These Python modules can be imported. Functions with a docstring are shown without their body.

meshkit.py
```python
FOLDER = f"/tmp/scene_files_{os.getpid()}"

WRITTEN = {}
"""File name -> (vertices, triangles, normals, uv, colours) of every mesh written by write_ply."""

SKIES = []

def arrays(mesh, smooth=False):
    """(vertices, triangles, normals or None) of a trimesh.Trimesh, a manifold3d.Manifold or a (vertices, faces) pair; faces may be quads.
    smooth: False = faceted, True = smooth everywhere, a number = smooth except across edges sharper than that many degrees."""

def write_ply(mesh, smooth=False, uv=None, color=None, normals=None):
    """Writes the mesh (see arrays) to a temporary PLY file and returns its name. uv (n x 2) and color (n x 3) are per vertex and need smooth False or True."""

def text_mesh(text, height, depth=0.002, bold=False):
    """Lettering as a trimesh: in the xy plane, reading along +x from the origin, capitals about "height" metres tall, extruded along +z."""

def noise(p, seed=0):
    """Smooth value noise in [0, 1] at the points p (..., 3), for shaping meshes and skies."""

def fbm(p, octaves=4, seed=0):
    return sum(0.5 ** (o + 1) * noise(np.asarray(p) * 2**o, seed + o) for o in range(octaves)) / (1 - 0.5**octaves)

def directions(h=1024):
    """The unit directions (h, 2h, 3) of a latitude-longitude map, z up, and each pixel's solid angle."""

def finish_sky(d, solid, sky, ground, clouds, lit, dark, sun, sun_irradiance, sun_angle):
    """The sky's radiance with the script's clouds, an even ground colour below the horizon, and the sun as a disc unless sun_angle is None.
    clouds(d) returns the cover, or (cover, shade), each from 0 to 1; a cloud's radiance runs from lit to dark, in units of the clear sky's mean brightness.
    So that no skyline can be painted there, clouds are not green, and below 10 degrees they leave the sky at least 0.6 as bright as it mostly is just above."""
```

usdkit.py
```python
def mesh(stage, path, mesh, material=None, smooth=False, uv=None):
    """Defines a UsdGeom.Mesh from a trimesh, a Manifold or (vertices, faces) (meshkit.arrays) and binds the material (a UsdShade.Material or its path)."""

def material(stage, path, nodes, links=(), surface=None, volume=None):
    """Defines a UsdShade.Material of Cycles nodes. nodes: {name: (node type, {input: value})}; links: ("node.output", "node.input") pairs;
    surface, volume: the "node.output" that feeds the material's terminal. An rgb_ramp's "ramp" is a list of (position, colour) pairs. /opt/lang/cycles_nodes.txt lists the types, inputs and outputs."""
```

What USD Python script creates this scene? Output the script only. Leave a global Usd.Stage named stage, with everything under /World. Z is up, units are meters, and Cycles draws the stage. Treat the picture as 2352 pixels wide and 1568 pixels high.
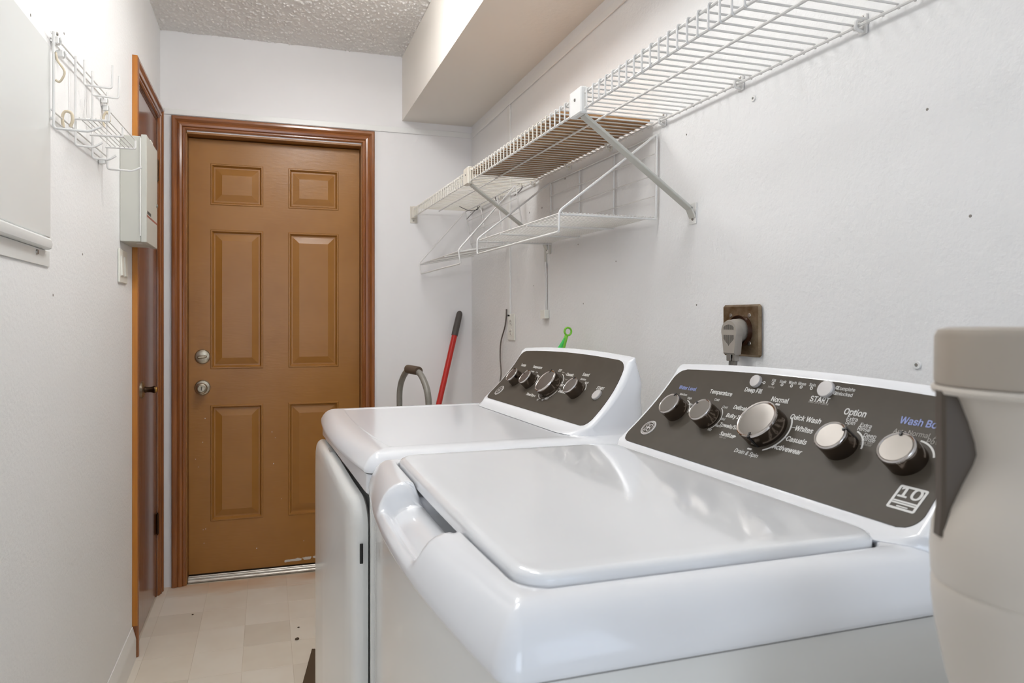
import math
import numpy as np
import trimesh
import manifold3d as m3
from shapely.geometry import Polygon, Point, box as sbox
from shapely.ops import unary_union
from shapely import affinity
from pxr import Usd, UsdGeom, UsdLux, UsdShade, Gf, Sdf, Vt
import usdkit
import meshkit

PI = math.pi
stage = Usd.Stage.CreateInMemory()
UsdGeom.SetStageUpAxis(stage, UsdGeom.Tokens.z)
UsdGeom.SetStageMetersPerUnit(stage, 1.0)
stage.SetDefaultPrim(UsdGeom.Xform.Define(stage, '/World').GetPrim())
UsdGeom.Scope.Define(stage, '/World/Looks')

# ------------------------------------------------------------------ camera, light, exposure
PX = 36.0 / 2352.0
cam = UsdGeom.Camera.Define(stage, '/World/camera')
cam.AddTranslateOp().Set(Gf.Vec3d(0, 0, 1.237))
cam.AddRotateXYZOp().Set(Gf.Vec3f(90, 0, -15.83))
cam.CreateHorizontalApertureAttr(36.0)
cam.CreateVerticalApertureAttr(24.0)
cam.CreateFocalLengthAttr(1492 * PX)
cam.CreateHorizontalApertureOffsetAttr((1176 - 1035) * PX)
cam.CreateVerticalApertureOffsetAttr(-(784 - 740) * PX)
cam.CreateClippingRangeAttr(Gf.Vec2f(0.05, 100))
cam.CreateFStopAttr(8.0)
cam.CreateFocusDistanceAttr(1.5)
cam.CreateExposureAttr(1.3)

sky = UsdLux.DomeLight.Define(stage, '/World/sky')
sky.CreateColorAttr(Gf.Vec3f(0.75, 0.86, 1.0))
sky.CreateIntensityAttr(0.22)

day = UsdLux.RectLight.Define(stage, '/World/window_daylight')       # daylight entering at the window of the next room
day.AddTranslateOp().Set(Gf.Vec3d(-0.25, -3.36, 1.5))
day.AddRotateXYZOp().Set(Gf.Vec3f(90, 0, 0))
day.CreateWidthAttr(1.5)
day.CreateHeightAttr(1.5)
day.CreateColorAttr(Gf.Vec3f(0.74, 0.84, 1.0))
day.CreateIntensityAttr(0.9)
day2 = UsdLux.RectLight.Define(stage, '/World/glass_door_daylight')  # daylight entering at the glass door of the next room
day2.AddTranslateOp().Set(Gf.Vec3d(1.42, -1.83, 1.03))
day2.AddRotateXYZOp().Set(Gf.Vec3f(0, 90, 0))
day2.CreateWidthAttr(1.98)
day2.CreateHeightAttr(1.5)
day2.CreateColorAttr(Gf.Vec3f(0.62, 0.74, 1.0))
day2.CreateIntensityAttr(0.16)
LAMP_C = (0.985, 0.995, 1.0)
LAMPS = ((0.16, 1.28, 9.4), (0.27, 2.16, 10.8), (0.10, -0.20, 0.9))                      # ceiling lamps: x, y, strength of the glass


# ------------------------------------------------------------------ materials
def lin(c):
    c = np.asarray(c, float) / 255.0
    return tuple(np.where(c <= 0.04045, c / 12.92, ((c + 0.055) / 1.055) ** 2.4))


def mat(name, rgb, rough=0.5, metal=0.0, spec=0.5, coat=0.0, vary=None, bump=None, extra=None, extra_links=(), **kw):
    """vary = (scale xyz, rgb2, contrast lo, hi, detail); bump = (scale xyz, distance, detail)"""
    nodes = {'p': ('principled_bsdf', dict(base_color=lin(rgb), roughness=rough, metallic=metal, specular_ior_level=spec, coat_weight=coat, **kw))}
    links = []
    if vary or bump:
        nodes['g'] = ('texture_coordinate', {})
    if vary:
        sc, rgb2, lo, hi, det = vary
        nodes['m1'] = ('mapping', {'scale': sc})
        nodes['n1'] = ('noise_texture', {'scale': 1.0, 'detail': det, 'roughness': 0.6})
        nodes['r1'] = ('rgb_ramp', {'ramp': [(lo, lin(rgb)), (hi, lin(rgb2))]})
        links += [('g.object', 'm1.vector'), ('m1.vector', 'n1.vector'), ('n1.fac', 'r1.fac'), ('r1.color', 'p.base_color')]
    if bump:
        sc, dist, det = bump
        nodes['m2'] = ('mapping', {'scale': sc})
        nodes['n2'] = ('noise_texture', {'scale': 1.0, 'detail': det, 'roughness': 0.55})
        nodes['b'] = ('bump', {'distance': dist, 'strength': 1.0})
        links += [('g.object', 'm2.vector'), ('m2.vector', 'n2.vector'), ('n2.fac', 'b.height'), ('b.normal', 'p.normal')]
    if extra:
        nodes.update(extra)
        links += list(extra_links)
    return usdkit.material(stage, '/World/Looks/' + name, nodes, links, surface='p.BSDF')


M = {}
M['wall'] = mat('wall_paint', (245, 244, 243), 0.55, spec=0.35, vary=((1.3, 1.3, 0.9), (242, 241, 239), 0.35, 0.7, 3), bump=((95, 95, 95), 0.0013, 2))
M['wall_smooth'] = mat('wall_paint_smooth', (244, 242, 241), 0.45, spec=0.35, vary=((1.3, 1.3, 0.9), (241, 238, 237), 0.35, 0.7, 3), bump=((30, 30, 30), 0.0006, 2))
M['trim_white'] = mat('trim_white', (242, 241, 238), 0.35, bump=((40, 40, 40), 0.0004, 2))
M['panel_white'] = mat('enamelled_panel_white', (230, 231, 228), 0.3)
M['soffit'] = mat('soffit_paint', (238, 232, 223), 0.5, bump=((60, 60, 60), 0.0008, 2))
M['popcorn'] = mat('ceiling_popcorn', (238, 235, 231), 0.9, spec=0.2)


def tile(name, c1, c2, sc):
    return usdkit.material(stage, '/World/Looks/' + name, {
        'p': ('principled_bsdf', dict(roughness=0.33)), 'g': ('geometry', {}),
        'm1': ('mapping', {'scale': (sc, sc, sc)}), 'n1': ('noise_texture', {'scale': 1.0, 'detail': 4.0}), 'r1': ('rgb_ramp', {'ramp': [(0.3, lin(c1)), (0.7, lin(c2))]}),
        'x': ('separate_xyz', {}), 'm2': ('mapping', {'scale': (3.5, 9.0, 1.0)}), 'n2': ('noise_texture', {'scale': 1.0, 'detail': 3.0}),
        'a': ('math', {'math_type': 'multiply_add', 'value2': 0.34}), 'k': ('map_range', {'from_min': 3.30, 'from_max': 3.47, 'to_max': 0.75, 'clamp': True}),
        'c': ('mix', {'mix_type': 'mix', 'color2': lin((214, 166, 116))})},          # rusty stain worn in along the threshold
        [('g.position', 'm1.vector'), ('m1.vector', 'n1.vector'), ('n1.fac', 'r1.fac'), ('g.position', 'x.vector'), ('g.position', 'm2.vector'), ('m2.vector', 'n2.vector'),
         ('n2.fac', 'a.value1'), ('x.y', 'a.value3'), ('a.value', 'k.value'), ('k.result', 'c.fac'), ('r1.color', 'c.color1'), ('c.color', 'p.base_color')], surface='p.BSDF')


M['tile0'] = tile('vinyl_tile_cream', (238, 229, 213), (232, 221, 204), 9)
M['tile1'] = tile('vinyl_tile_pale', (241, 233, 219), (236, 226, 210), 7)
M['tile2'] = tile('vinyl_tile_grey', (231, 222, 206), (225, 214, 197), 8)
M['grout'] = mat('vinyl_joint', (212, 197, 176), 0.6)
M['door'] = mat('door_paint', (166, 114, 52), 0.3, spec=0.45, vary=((5, 5, 5), (159, 107, 45), 0.35, 0.7, 3), bump=((18, 18, 90), 0.0005, 2))
M['jamb'] = mat('jamb_paint', (152, 102, 48), 0.4)


def wood(name, along, c1, c2, rough=0.22):
    sc = {'x': (3, 40, 40), 'y': (40, 3, 40), 'z': (40, 40, 3)}[along]
    return mat(name, c1, rough, coat=0.6, coat_roughness=0.12, vary=(sc, c2, 0.3, 0.72, 4), bump=(sc, 0.0008, 3))


M['wood_z'] = wood('stained_wood_upright', 'z', (126, 70, 32), (160, 97, 46))
M['wood_x'] = wood('stained_wood_across', 'x', (126, 70, 32), (160, 97, 46))
M['wood_y'] = wood('stained_wood_deep', 'y', (126, 70, 32), (160, 97, 46))
M['wood_edge'] = wood('stained_wood_orange_edge', 'z', (180, 108, 16), (202, 130, 28), 0.3)
M['wood_door'] = wood('stained_wood_door', 'z', (104, 58, 28), (134, 78, 42), 0.2)
M['metal_sill'] = mat('aluminium_threshold', (205, 200, 192), 0.35, 0.6, vary=((20, 60, 20), (170, 160, 145), 0.4, 0.75, 4))
M['chip'] = mat('bare_primer', (216, 208, 196), 0.6)
M['nickel'] = mat('worn_nickel', (190, 178, 158), 0.3, 1.0, vary=((60, 60, 60), (150, 138, 118), 0.4, 0.7, 4))
M['brass'] = mat('worn_brass', (190, 150, 84), 0.3, 1.0)
M['bronze'] = mat('dark_bronze', (70, 52, 38), 0.3, 1.0)
M['white_enamel'] = mat('white_enamel', (243, 244, 246), 0.11, coat=0.5, coat_roughness=0.05)
M['white_plastic'] = mat('appliance_white_plastic', (242, 243, 246), 0.17, coat=0.5, coat_roughness=0.06)
M['body_white'] = mat('appliance_body', (243, 242, 238), 0.2, coat=0.3)
M['panel_dark'] = mat('control_panel_bronze', (76, 69, 60), 0.5, 0.0, spec=0.28, vary=((14, 14, 14), (83, 76, 67), 0.3, 0.75, 5))
M['print'] = mat('panel_print_white', (222, 220, 216), 0.5)
M['print_grey'] = mat('panel_print_grey', (168, 162, 154), 0.5)
M['print_blue'] = mat('panel_print_blue', (140, 152, 205), 0.5)
M['chrome'] = mat('knob_chrome', (196, 190, 186), 0.12, 1.0)
M['chrome_dark'] = mat('knob_dark_chrome', (128, 116, 106), 0.16, 1.0)
M['black'] = mat('black_plastic', (26, 23, 21), 0.4)
M['latch_grey'] = mat('latch_grey', (176, 174, 170), 0.3, 0.2)
M['button'] = mat('button_silver', (206, 202, 200), 0.35, 0.2)
M['brushed'] = usdkit.material(stage, '/World/Looks/knob_brushed_face', {
    't': ('tangent', {'direction_type': 'radial', 'axis': 'z'}),
    'p': ('principled_bsdf', dict(base_color=lin((150, 145, 140)), metallic=1.0, roughness=0.38, anisotropic=0.85))},
    [('t.tangent', 'p.tangent')], surface='p.BSDF')
M['vinyl'] = mat('white_vinyl_wire', (233, 231, 228), 0.3)
M['vinyl_old'] = mat('yellowed_vinyl_wire', (226, 219, 205), 0.35, vary=((3, 3, 3), (232, 228, 220), 0.35, 0.65, 2))
M['brace'] = mat('grey_white_bracket', (206, 205, 197), 0.4)
M['board'] = mat('brown_board', (196, 152, 106), 0.7, vary=((3, 9, 9), (176, 128, 82), 0.35, 0.7, 4))
M['cabinet_grey'] = mat('panel_box_grey', (200, 199, 190), 0.4)
M['ivory'] = mat('ivory_plastic', (238, 236, 226), 0.35)
M['beige'] = mat('beige_plastic', (218, 204, 178), 0.4)
M['screw'] = mat('screw_steel', (170, 166, 160), 0.3, 1.0)
M['screw_white'] = mat('screw_painted', (225, 223, 218), 0.4)
M['slot_dark'] = mat('slot_shadow', (60, 52, 44), 0.6)
M['tube_grey'] = mat('grey_painted_tube', (140, 136, 128), 0.35, vary=((25, 25, 25), (128, 123, 114), 0.4, 0.7, 3))
M['grip_brown'] = mat('ribbed_grip_brown', (92, 74, 58), 0.6)
M['red'] = mat('red_pole', (198, 42, 32), 0.3)
M['rubber'] = mat('dark_rubber', (84, 77, 73), 0.6)
M['mat_dark'] = mat('dark_mat', (84, 66, 46), 0.8)
M['green'] = mat('green_plastic', (134, 214, 62), 0.35)
M['green2'] = mat('green_plastic_deep', (64, 205, 92), 0.3)
M['plate_metal'] = mat('worn_steel_plate', (150, 132, 108), 0.35, 0.8, vary=((40, 40, 40), (112, 90, 62), 0.35, 0.7, 5))
M['socket_dark'] = mat('burnt_bakelite', (58, 30, 16), 0.25)
M['rib_grey'] = mat('plug_rib_shadow', (104, 97, 90), 0.6)
M['plug_grey'] = mat('plug_grey', (166, 158, 148), 0.45)
M['cord_grey'] = mat('cord_grey', (120, 114, 106), 0.5)
M['cable_dark'] = mat('cable_brown_grey', (108, 98, 90), 0.5)
M['tie_black'] = mat('tie_black', (48, 42, 38), 0.5)
M['jug'] = mat('jug_grey_plastic', (207, 198, 186), 0.34)
M['jug_cap'] = mat('jug_cap_taupe', (174, 163, 149), 0.35)
M['jug_clear'] = mat('jug_dark_grip', (82, 71, 60), 0.5)
M['spot'] = mat('wall_scuff', (150, 144, 136), 0.7)
M['red_line'] = mat('red_line_print', (178, 82, 62), 0.5)
for _k, _l in enumerate(LAMPS):
    M['glass_lamp%d' % _k] = usdkit.material(stage, '/World/Looks/lamp_glass_%d' % _k, {'e': ('emission', dict(color=LAMP_C, strength=_l[2]))}, [], surface='e.emission')

# ------------------------------------------------------------------ scene-tree helpers
counts = {}


def numbered(parent, name):
    k = counts.get((parent, name), 0)
    counts[(parent, name)] = k + 1
    return name if k == 0 else '%s_%03d' % (name, k)


def say(p, label=None, cat=None, group=None, kind=None):
    for k, v in (('label', label), ('category', cat), ('group', group), ('kind', kind)):
        if v:
            p.SetCustomDataByKey(k, v)
    return p


ORIGIN = {}


def thing(name, label, cat, loc=(0, 0, 0), group=None, kind=None, rot=None):
    path = '/World/' + numbered('/World', name)
    x = UsdGeom.Xform.Define(stage, path)
    x.AddTranslateOp().Set(Gf.Vec3d(*map(float, loc)))
    if rot:
        x.AddRotateXYZOp().Set(Gf.Vec3f(*rot))
    ORIGIN[path] = np.array(loc, float)
    return say(x.GetPrim(), label, cat, group, kind)


def verts(mesh):
    if hasattr(mesh, 'to_mesh'):
        q = mesh.to_mesh()
        return np.array(q.vert_properties[:, :3], float), np.array(q.tri_verts)
    if isinstance(mesh, tuple):
        return np.array(mesh[0], float), np.array(mesh[1])
    return np.array(mesh.vertices, float), np.array(mesh.faces)


def part(parent, name, mesh, m, smooth=35, label=None, kind=None, local=False):
    """one Mesh under parent; the mesh is given in world coordinates unless local"""
    pp = str(parent.GetPath())
    root = '/'.join(pp.split('/')[:3])
    path = pp + '/' + numbered(pp, name)
    v, f = verts(mesh)
    if not local:
        v = v - ORIGIN.get(root, np.zeros(3))
    g = usdkit.mesh(stage, path, (v, f), M[m] if isinstance(m, str) else m, smooth=smooth)
    return say(g.GetPrim(), label, None, None, kind)


def solo(name, mesh, m, label, cat, smooth=35, group=None, kind=None):
    """a top-level thing that is a single mesh"""
    path = '/World/' + numbered('/World', name)
    v, f = verts(mesh)
    c = np.array([v[:, 0].mean(), v[:, 1].mean(), v[:, 2].min()])
    g = usdkit.mesh(stage, path, (v - c, f), M[m], smooth=smooth)
    g.AddTranslateOp().Set(Gf.Vec3d(*map(float, c)))
    ORIGIN[path] = c
    return say(g.GetPrim(), label, cat, group, kind)


def struct(name, mesh, m, label=None, smooth=False, kids=None):
    path = '/World/' + numbered('/World', name)
    g = usdkit.mesh(stage, path, verts(mesh), M[m], smooth=smooth)
    return say(g.GetPrim(), label, None, None, 'structure')


# ------------------------------------------------------------------ shape helpers
cat_ = trimesh.util.concatenate


def cb(lo, hi, b=0.002):
    """chamfered box"""
    lo, hi = np.minimum(lo, hi), np.maximum(lo, hi)
    b = min(b, *(0.49 * (hi - lo)))
    pts = []
    for sx in (0, 1):
        for sy in (0, 1):
            for sz in (0, 1):
                c = np.array([(lo, hi)[sx][0], (lo, hi)[sy][1], (lo, hi)[sz][2]])
                d = np.array([1 - 2 * sx, 1 - 2 * sy, 1 - 2 * sz]) * b
                for k in range(3):
                    e = d.copy()
                    e[k] = 0
                    pts.append(c + e)
    return trimesh.convex.convex_hull(np.array(pts))


def bx(lo, hi):
    lo, hi = np.minimum(lo, hi), np.maximum(lo, hi)
    m = trimesh.creation.box(hi - lo)
    m.apply_translation((np.array(lo) + hi) / 2)
    return m


def tube(pts, r, sides=8, closed=False):
    p = np.asarray(pts, float)
    keep = [0] + [i for i in range(1, len(p)) if np.linalg.norm(p[i] - p[i - 1]) > 1e-7]
    p = p[keep]
    n = len(p)
    if closed:
        t = np.roll(p, -1, 0) - np.roll(p, 1, 0)
    else:
        t = np.gradient(p, axis=0)
        if n > 2:
            d = np.diff(p, axis=0)
            d /= np.linalg.norm(d, axis=1, keepdims=True)
            t[1:-1] = d[1:] + d[:-1]
    t /= np.linalg.norm(t, axis=1, keepdims=True) + 1e-12
    a = np.cross(t[0], [0, 0, 1.0] if abs(t[0][2]) < 0.9 else [1.0, 0, 0])
    a /= np.linalg.norm(a)
    rr = np.broadcast_to(r, (n,))
    ang = np.arange(sides) * 2 * PI / sides
    V = []
    for i in range(n):
        a = a - t[i] * a.dot(t[i])
        a /= np.linalg.norm(a)
        b = np.cross(t[i], a)
        V.append(p[i] + rr[i] * (np.cos(ang)[:, None] * a + np.sin(ang)[:, None] * b))
    V = np.vstack(V)
    F = []
    m = n if closed else n - 1
    for i in range(m):
        j = (i + 1) % n
        for k in range(sides):
            l = (k + 1) % sides
            F += [[i * sides + k, i * sides + l, j * sides + l], [i * sides + k, j * sides + l, j * sides + k]]
    if not closed:
        V = np.vstack([V, p[0], p[-1]])
        for k in range(sides):
            l = (k + 1) % sides
            F += [[n * sides, l, k], [n * sides + 1, (n - 1) * sides + k, (n - 1) * sides + l]]
    return trimesh.Trimesh(V, F, process=False)


def bend(pts, r=0.006, n=4):
    """rounds the corners of a polyline"""
    p = [np.array(q, float) for q in pts]
    out = [p[0]]
    for i in range(1, len(p) - 1):
        a, b = p[i - 1] - p[i], p[i + 1] - p[i]
        la, lb = np.linalg.norm(a), np.linalg.norm(b)
        k = min(r, la * 0.45, lb * 0.45)
        s, e = p[i] + a / la * k, p[i] + b / lb * k
        for j in range(n + 1):
            u = j / n
            out.append((1 - u) ** 2 * s + 2 * u * (1 - u) * p[i] + u * u * e)
    out.append(p[-1])
    return out


def smooth_path(pts, n=8):
    p = np.asarray(pts, float)
    q = np.vstack([2 * p[0] - p[1], p, 2 * p[-1] - p[-2]])
    out = []
    for i in range(1, len(q) - 2):
        for u in np.linspace(0, 1, n, endpoint=False):
            out.append(0.5 * ((2 * q[i]) + (-q[i - 1] + q[i + 1]) * u + (2 * q[i - 1] - 5 * q[i] + 4 * q[i + 1] - q[i + 2]) * u * u + (-q[i - 1] + 3 * q[i] - 3 * q[i + 1] + q[i + 2]) * u ** 3))
    out.append(p[-1])
    return np.array(out)


def lathe(prof, n=32, at=(0, 0, 0), axis=(0, 0, 1)):
    prof = np.array(prof, float)
    prof[:, 0] = np.maximum(prof[:, 0], 1e-5)
    ang = np.arange(n) * 2 * PI / n
    V = np.vstack([np.column_stack([r * np.cos(ang), r * np.sin(ang), np.full(n, z)]) for r, z in prof])
    F = []
    for i in range(len(prof) - 1):
        for k in range(n):
            l = (k + 1) % n
            F += [[i * n + k, i * n + l, (i + 1) * n + l], [i * n + k, (i + 1) * n + l, (i + 1) * n + k]]
    m = trimesh.Trimesh(V, F, process=False)
    m.apply_transform(trimesh.geometry.align_vectors([0, 0, 1], np.array(axis, float)))
    m.apply_translation(at)
    return m


def loft(rings, cap0=True, cap1=True, flip=False):
    R = [np.asarray(r, float) for r in rings]
    n = len(R[0])
    V = np.vstack(R)
    F = []
    for i in range(len(R) - 1):
        for k in range(n):
            l = (k + 1) % n
            F += [[i * n + k, i * n + l, (i + 1) * n + l], [i * n + k, (i + 1) * n + l, (i + 1) * n + k]]
    extra = []
    for c, i, rev in ((cap0, 0, True), (cap1, len(R) - 1, False)):
        if c:
            ctr = len(V) + len(extra)
            extra.append(R[i].mean(0))
            for k in range(n):
                l = (k + 1) % n
                F.append([ctr, i * n + l, i * n + k] if rev else [ctr, i * n + k, i * n + l])
    if extra:
        V = np.vstack([V, extra])
    F = np.array(F)
    return trimesh.Trimesh(V, F[:, ::-1] if flip else F, process=False)


def extrude(poly, h):
    gs = getattr(poly, 'geoms', [poly])
    return cat_([trimesh.creation.extrude_polygon(g, h, engine='earcut') for g in gs])


def bar(a, b, w, h, up=(0, 0, 1), ch=0.0015):
    """a straight bar of section w (across) x h (along up) from a to b"""
    a, b = np.array(a, float), np.array(b, float)
    L = np.linalg.norm(b - a)
    t = (b - a) / L
    s = np.cross(t, up)
    s /= np.linalg.norm(s)
    u = np.cross(s, t)
    m = cb([0, -w / 2, -h / 2], [L, w / 2, h / 2], ch)
    T = np.eye(4)
    T[:3, 0], T[:3, 1], T[:3, 2], T[:3, 3] = t, s, u, a
    m.apply_transform(T)
    return m


def diff(a, *bs):
    """boolean difference of axis boxes and other watertight meshes"""
    def mf(t):
        t = t.copy()
        t.merge_vertices()
        return m3.Manifold(m3.Mesh(np.array(t.vertices, np.float32), np.array(t.faces, np.uint32)))
    r = mf(a)
    for b in bs:
        r = r - mf(b)
    return r


# ------------------------------------------------------------------ the room
XL, XR, YF, YB, ZC = -0.476, 1.046, 3.28, -0.60, 2.60
DX0, DX1, DZ = -0.375, 0.475, 2.135                                   # far door: rough opening
LY0, LY1, LZ = 2.69, 3.19, 2.16                                       # left door: rough opening
T = 0.12

struct('wall_far', diff(bx([XL - T, YF, -0.05], [XR + T, YF + T, ZC + 0.05]), bx([DX0, YF - 1, -1], [DX1, YF + 1, DZ])), 'wall_smooth')
wl_ = struct('wall_left', diff(bx([XL - T, YB, -0.05], [XL, YF, ZC + 0.05]), bx([XL - 1, LY0, -1], [XL + 1, LY1, LZ])), 'wall')
for y, z in ((1.5506, 1.8806), (1.785, 1.9424), (1.70, 1.30), (1.95, 1.42)):
    part(wl_, 'nail_hole', lathe([(0, 0), (0.0034, 0), (0.0024, 0.0006), (0, 0.0006)], 10, (XL + 0.0002, y, z), (1, 0, 0)), 'spot', False)
wr_ = struct('wall_right', bx([XR, YB, -0.05], [XR + T, YF, ZC + 0.05]), 'wall')
for k, (y, z) in enumerate(((0.8142, 1.5872), (0.7462, 1.4011), (1.4507, 1.7226), (1.41, 1.281), (2.0583, 1.5088), (1.8032, 1.4266), (2.1613, 1.76), (2.3671, 1.6887), (2.495, 1.6906), (2.4495, 1.3857), (2.0195, 1.3012))):
    part(wr_, 'nail_hole', lathe([(0, 0), (0.0024 + 0.0016 * (6 <= k <= 8), 0), (0.0016, 0.0006), (0, 0.0006)], 10, (XR - 0.0002, y, z), (-1, 0, 0)), 'spot', False)
# ceiling with sprayed popcorn relief
def popcorn(x0, x1, y0, y1, step, z):
    xs, ys = np.arange(x0, x1 + step, step), np.arange(y0, y1 + step, step)
    gx, gy = np.meshgrid(xs, ys, indexing='ij')
    p = np.stack([gx, gy, np.zeros_like(gx)], -1)
    a = meshkit.noise(p * 120.0, 3)
    b = meshkit.noise(p * 210.0, 5)
    hgt = np.clip(a * 0.7 + b * 0.3 - 0.5, 0, 1) ** 1.3 * 0.022 + 0.0006 * b
    V = np.stack([gx, gy, z - hgt], -1).reshape(-1, 3)
    nx, ny = len(xs), len(ys)
    i, j = np.meshgrid(np.arange(nx - 1), np.arange(ny - 1), indexing='ij')
    q = np.stack([i * ny + j, i * ny + j + 1, (i + 1) * ny + j + 1, (i + 1) * ny + j], -1).reshape(-1, 4)
    return trimesh.Trimesh(V, np.vstack([q[:, [0, 1, 2]], q[:, [0, 2, 3]]]), process=False)


ceil_m = cat_([bx([XL - T, YB - T, ZC + 0.002], [XR + T, YF + T, ZC + 0.1]), popcorn(XL, 0.69, 2.45, YF, 0.0032, ZC + 0.001), popcorn(XL, XR, YB, 2.452, 0.012, ZC + 0.001)])
struct('ceiling', ceil_m, 'popcorn', smooth=True)
struct('soffit', bx([0.671, YB, 2.2715], [XR, YF, ZC - 0.001]), 'soffit', 'boxed soffit along the ceiling above the wire shelf')

# floor: vinyl squares over a joint-coloured base
fl = struct('floor', bx([XL - T, YB - T, -0.06], [XR + T, YF + T, -0.0012]), 'grout')
rng = np.random.default_rng(7)
tx = np.unique(np.clip(np.arange(-0.437 - 0.1765 * 3, XR + 0.18, 0.1765), XL, XR))
ty = np.unique(np.clip(np.arange(2.965 + 0.1835 * 2, YB - 0.19, -0.1835)[::-1], YB, YF))
for i in range(len(tx) - 1):
    for j in range(len(ty) - 1):
        if tx[i + 1] - tx[i] < 0.01 or ty[j + 1] - ty[j] < 0.01:
            continue
        part(fl, 'tile', cb([tx[i] + 0.0005, ty[j] + 0.0005, -0.0015], [tx[i + 1] - 0.0005, ty[j + 1] - 0.0005, 0.0], 0.0003), 'tile%d' % rng.choice(3, p=[0.45, 0.35, 0.2]), smooth=False)


def blob(cx, cy, rx, ry, seed, n=26, rough=0.35):
    r = np.random.default_rng(seed)
    a = np.arange(n) * 2 * PI / n
    k = 1 + rough * (r.random(n) - 0.5)
    k = (k + np.roll(k, 1) + np.roll(k, -1)) / 3
    return Polygon(np.column_stack([cx + rx * k * np.cos(a), cy + ry * k * np.sin(a)]))


# the next room behind the camera, with the window that lets the daylight in
struct('wall_hall', cat_([bx([-1.6, -3.4, -0.05], [-1.5, YB, 2.65]), bx([-1.5, YB - 0.1, -0.05], [XL - T, YB, 2.65]), bx([XR + T, YB - 0.1, -0.05], [1.4, YB, 2.65])]), 'wall')
struct('wall_hall_right', diff(bx([1.4, -3.4, -0.05], [1.5, YB, 2.65]), bx([1, -2.6, 0.02], [2, -1.06, 2.05])), 'wall')
struct('wall_hall_rear', diff(bx([-1.6, -3.5, -0.05], [1.5, -3.4, 2.65]), bx([-1.0, -4, 0.75], [0.5, -3, 2.25])), 'wall')
struct('floor_hall', bx([-1.6, -3.5, -0.06], [1.5, YB - T, 0.0]), 'tile0')
struct('ceiling_hall', bx([-1.6, -3.5, 2.6], [1.5, YB - T, 2.7]), 'wall')

# thin batten strips covering the panel joints
struct('trim_1', cat_([cb([-0.458, YF - 0.007, 2.208], [XR - 0.001, YF - 0.0005, 2.2365], 0.0015)]), 'trim_white', 'thin white batten over the door and along the far wall', smooth=20)
struct('trim_2', cb([XR - 0.007, YB + 0.02, 2.206], [XR - 0.0005, YF - 0.008, 2.2345], 0.0015), 'trim_white', 'thin white batten along the right wall under the soffit', smooth=20)
struct('trim_3', cb([XR - 0.006, 2.704, 1.262], [XR - 0.0005, 2.742, 2.2055], 0.0015), 'trim_white', 'upright white batten on the right wall above the outlet', smooth=20)

# baseboard on the left wall
bp = [(0, 0), (0.014, 0), (0.014, 0.07), (0.011, 0.085), (0.007, 0.1), (0.003, 0.117), (0, 0.117)]
def board_y(y0, y1):
    return loft([[(XL + 0.0003 + a, y, b + 0.0005) for a, b in bp] for y in (y0, y1)])
struct('baseboard_left', board_y(YB, 2.617), 'trim_white', smooth=20)


# ------------------------------------------------------------------ doors
CAS = [(0, 0), (0, 0.006), (0.006, 0.0105), (0.011, 0.0105), (0.014, 0.0085), (0.017, 0.0145), (0.026, 0.0165), (0.034, 0.0145), (0.037, 0.012), (0.041, 0.0165), (0.047, 0.0205), (0.056, 0.0205), (0.0605, 0.018), (0.0625, 0.013), (0.0625, 0)]


def casing(inner, outer_dir, place, ends):
    """one mitred casing board: profile runs from the opening outwards; place(u, w, h) -> point, u along, w outwards, h off the wall"""
    rings = []
    for k in (0, 1):
        rings.append([place(ends[k](w), w, h) for w, h in CAS])
    return loft(rings)


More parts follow.
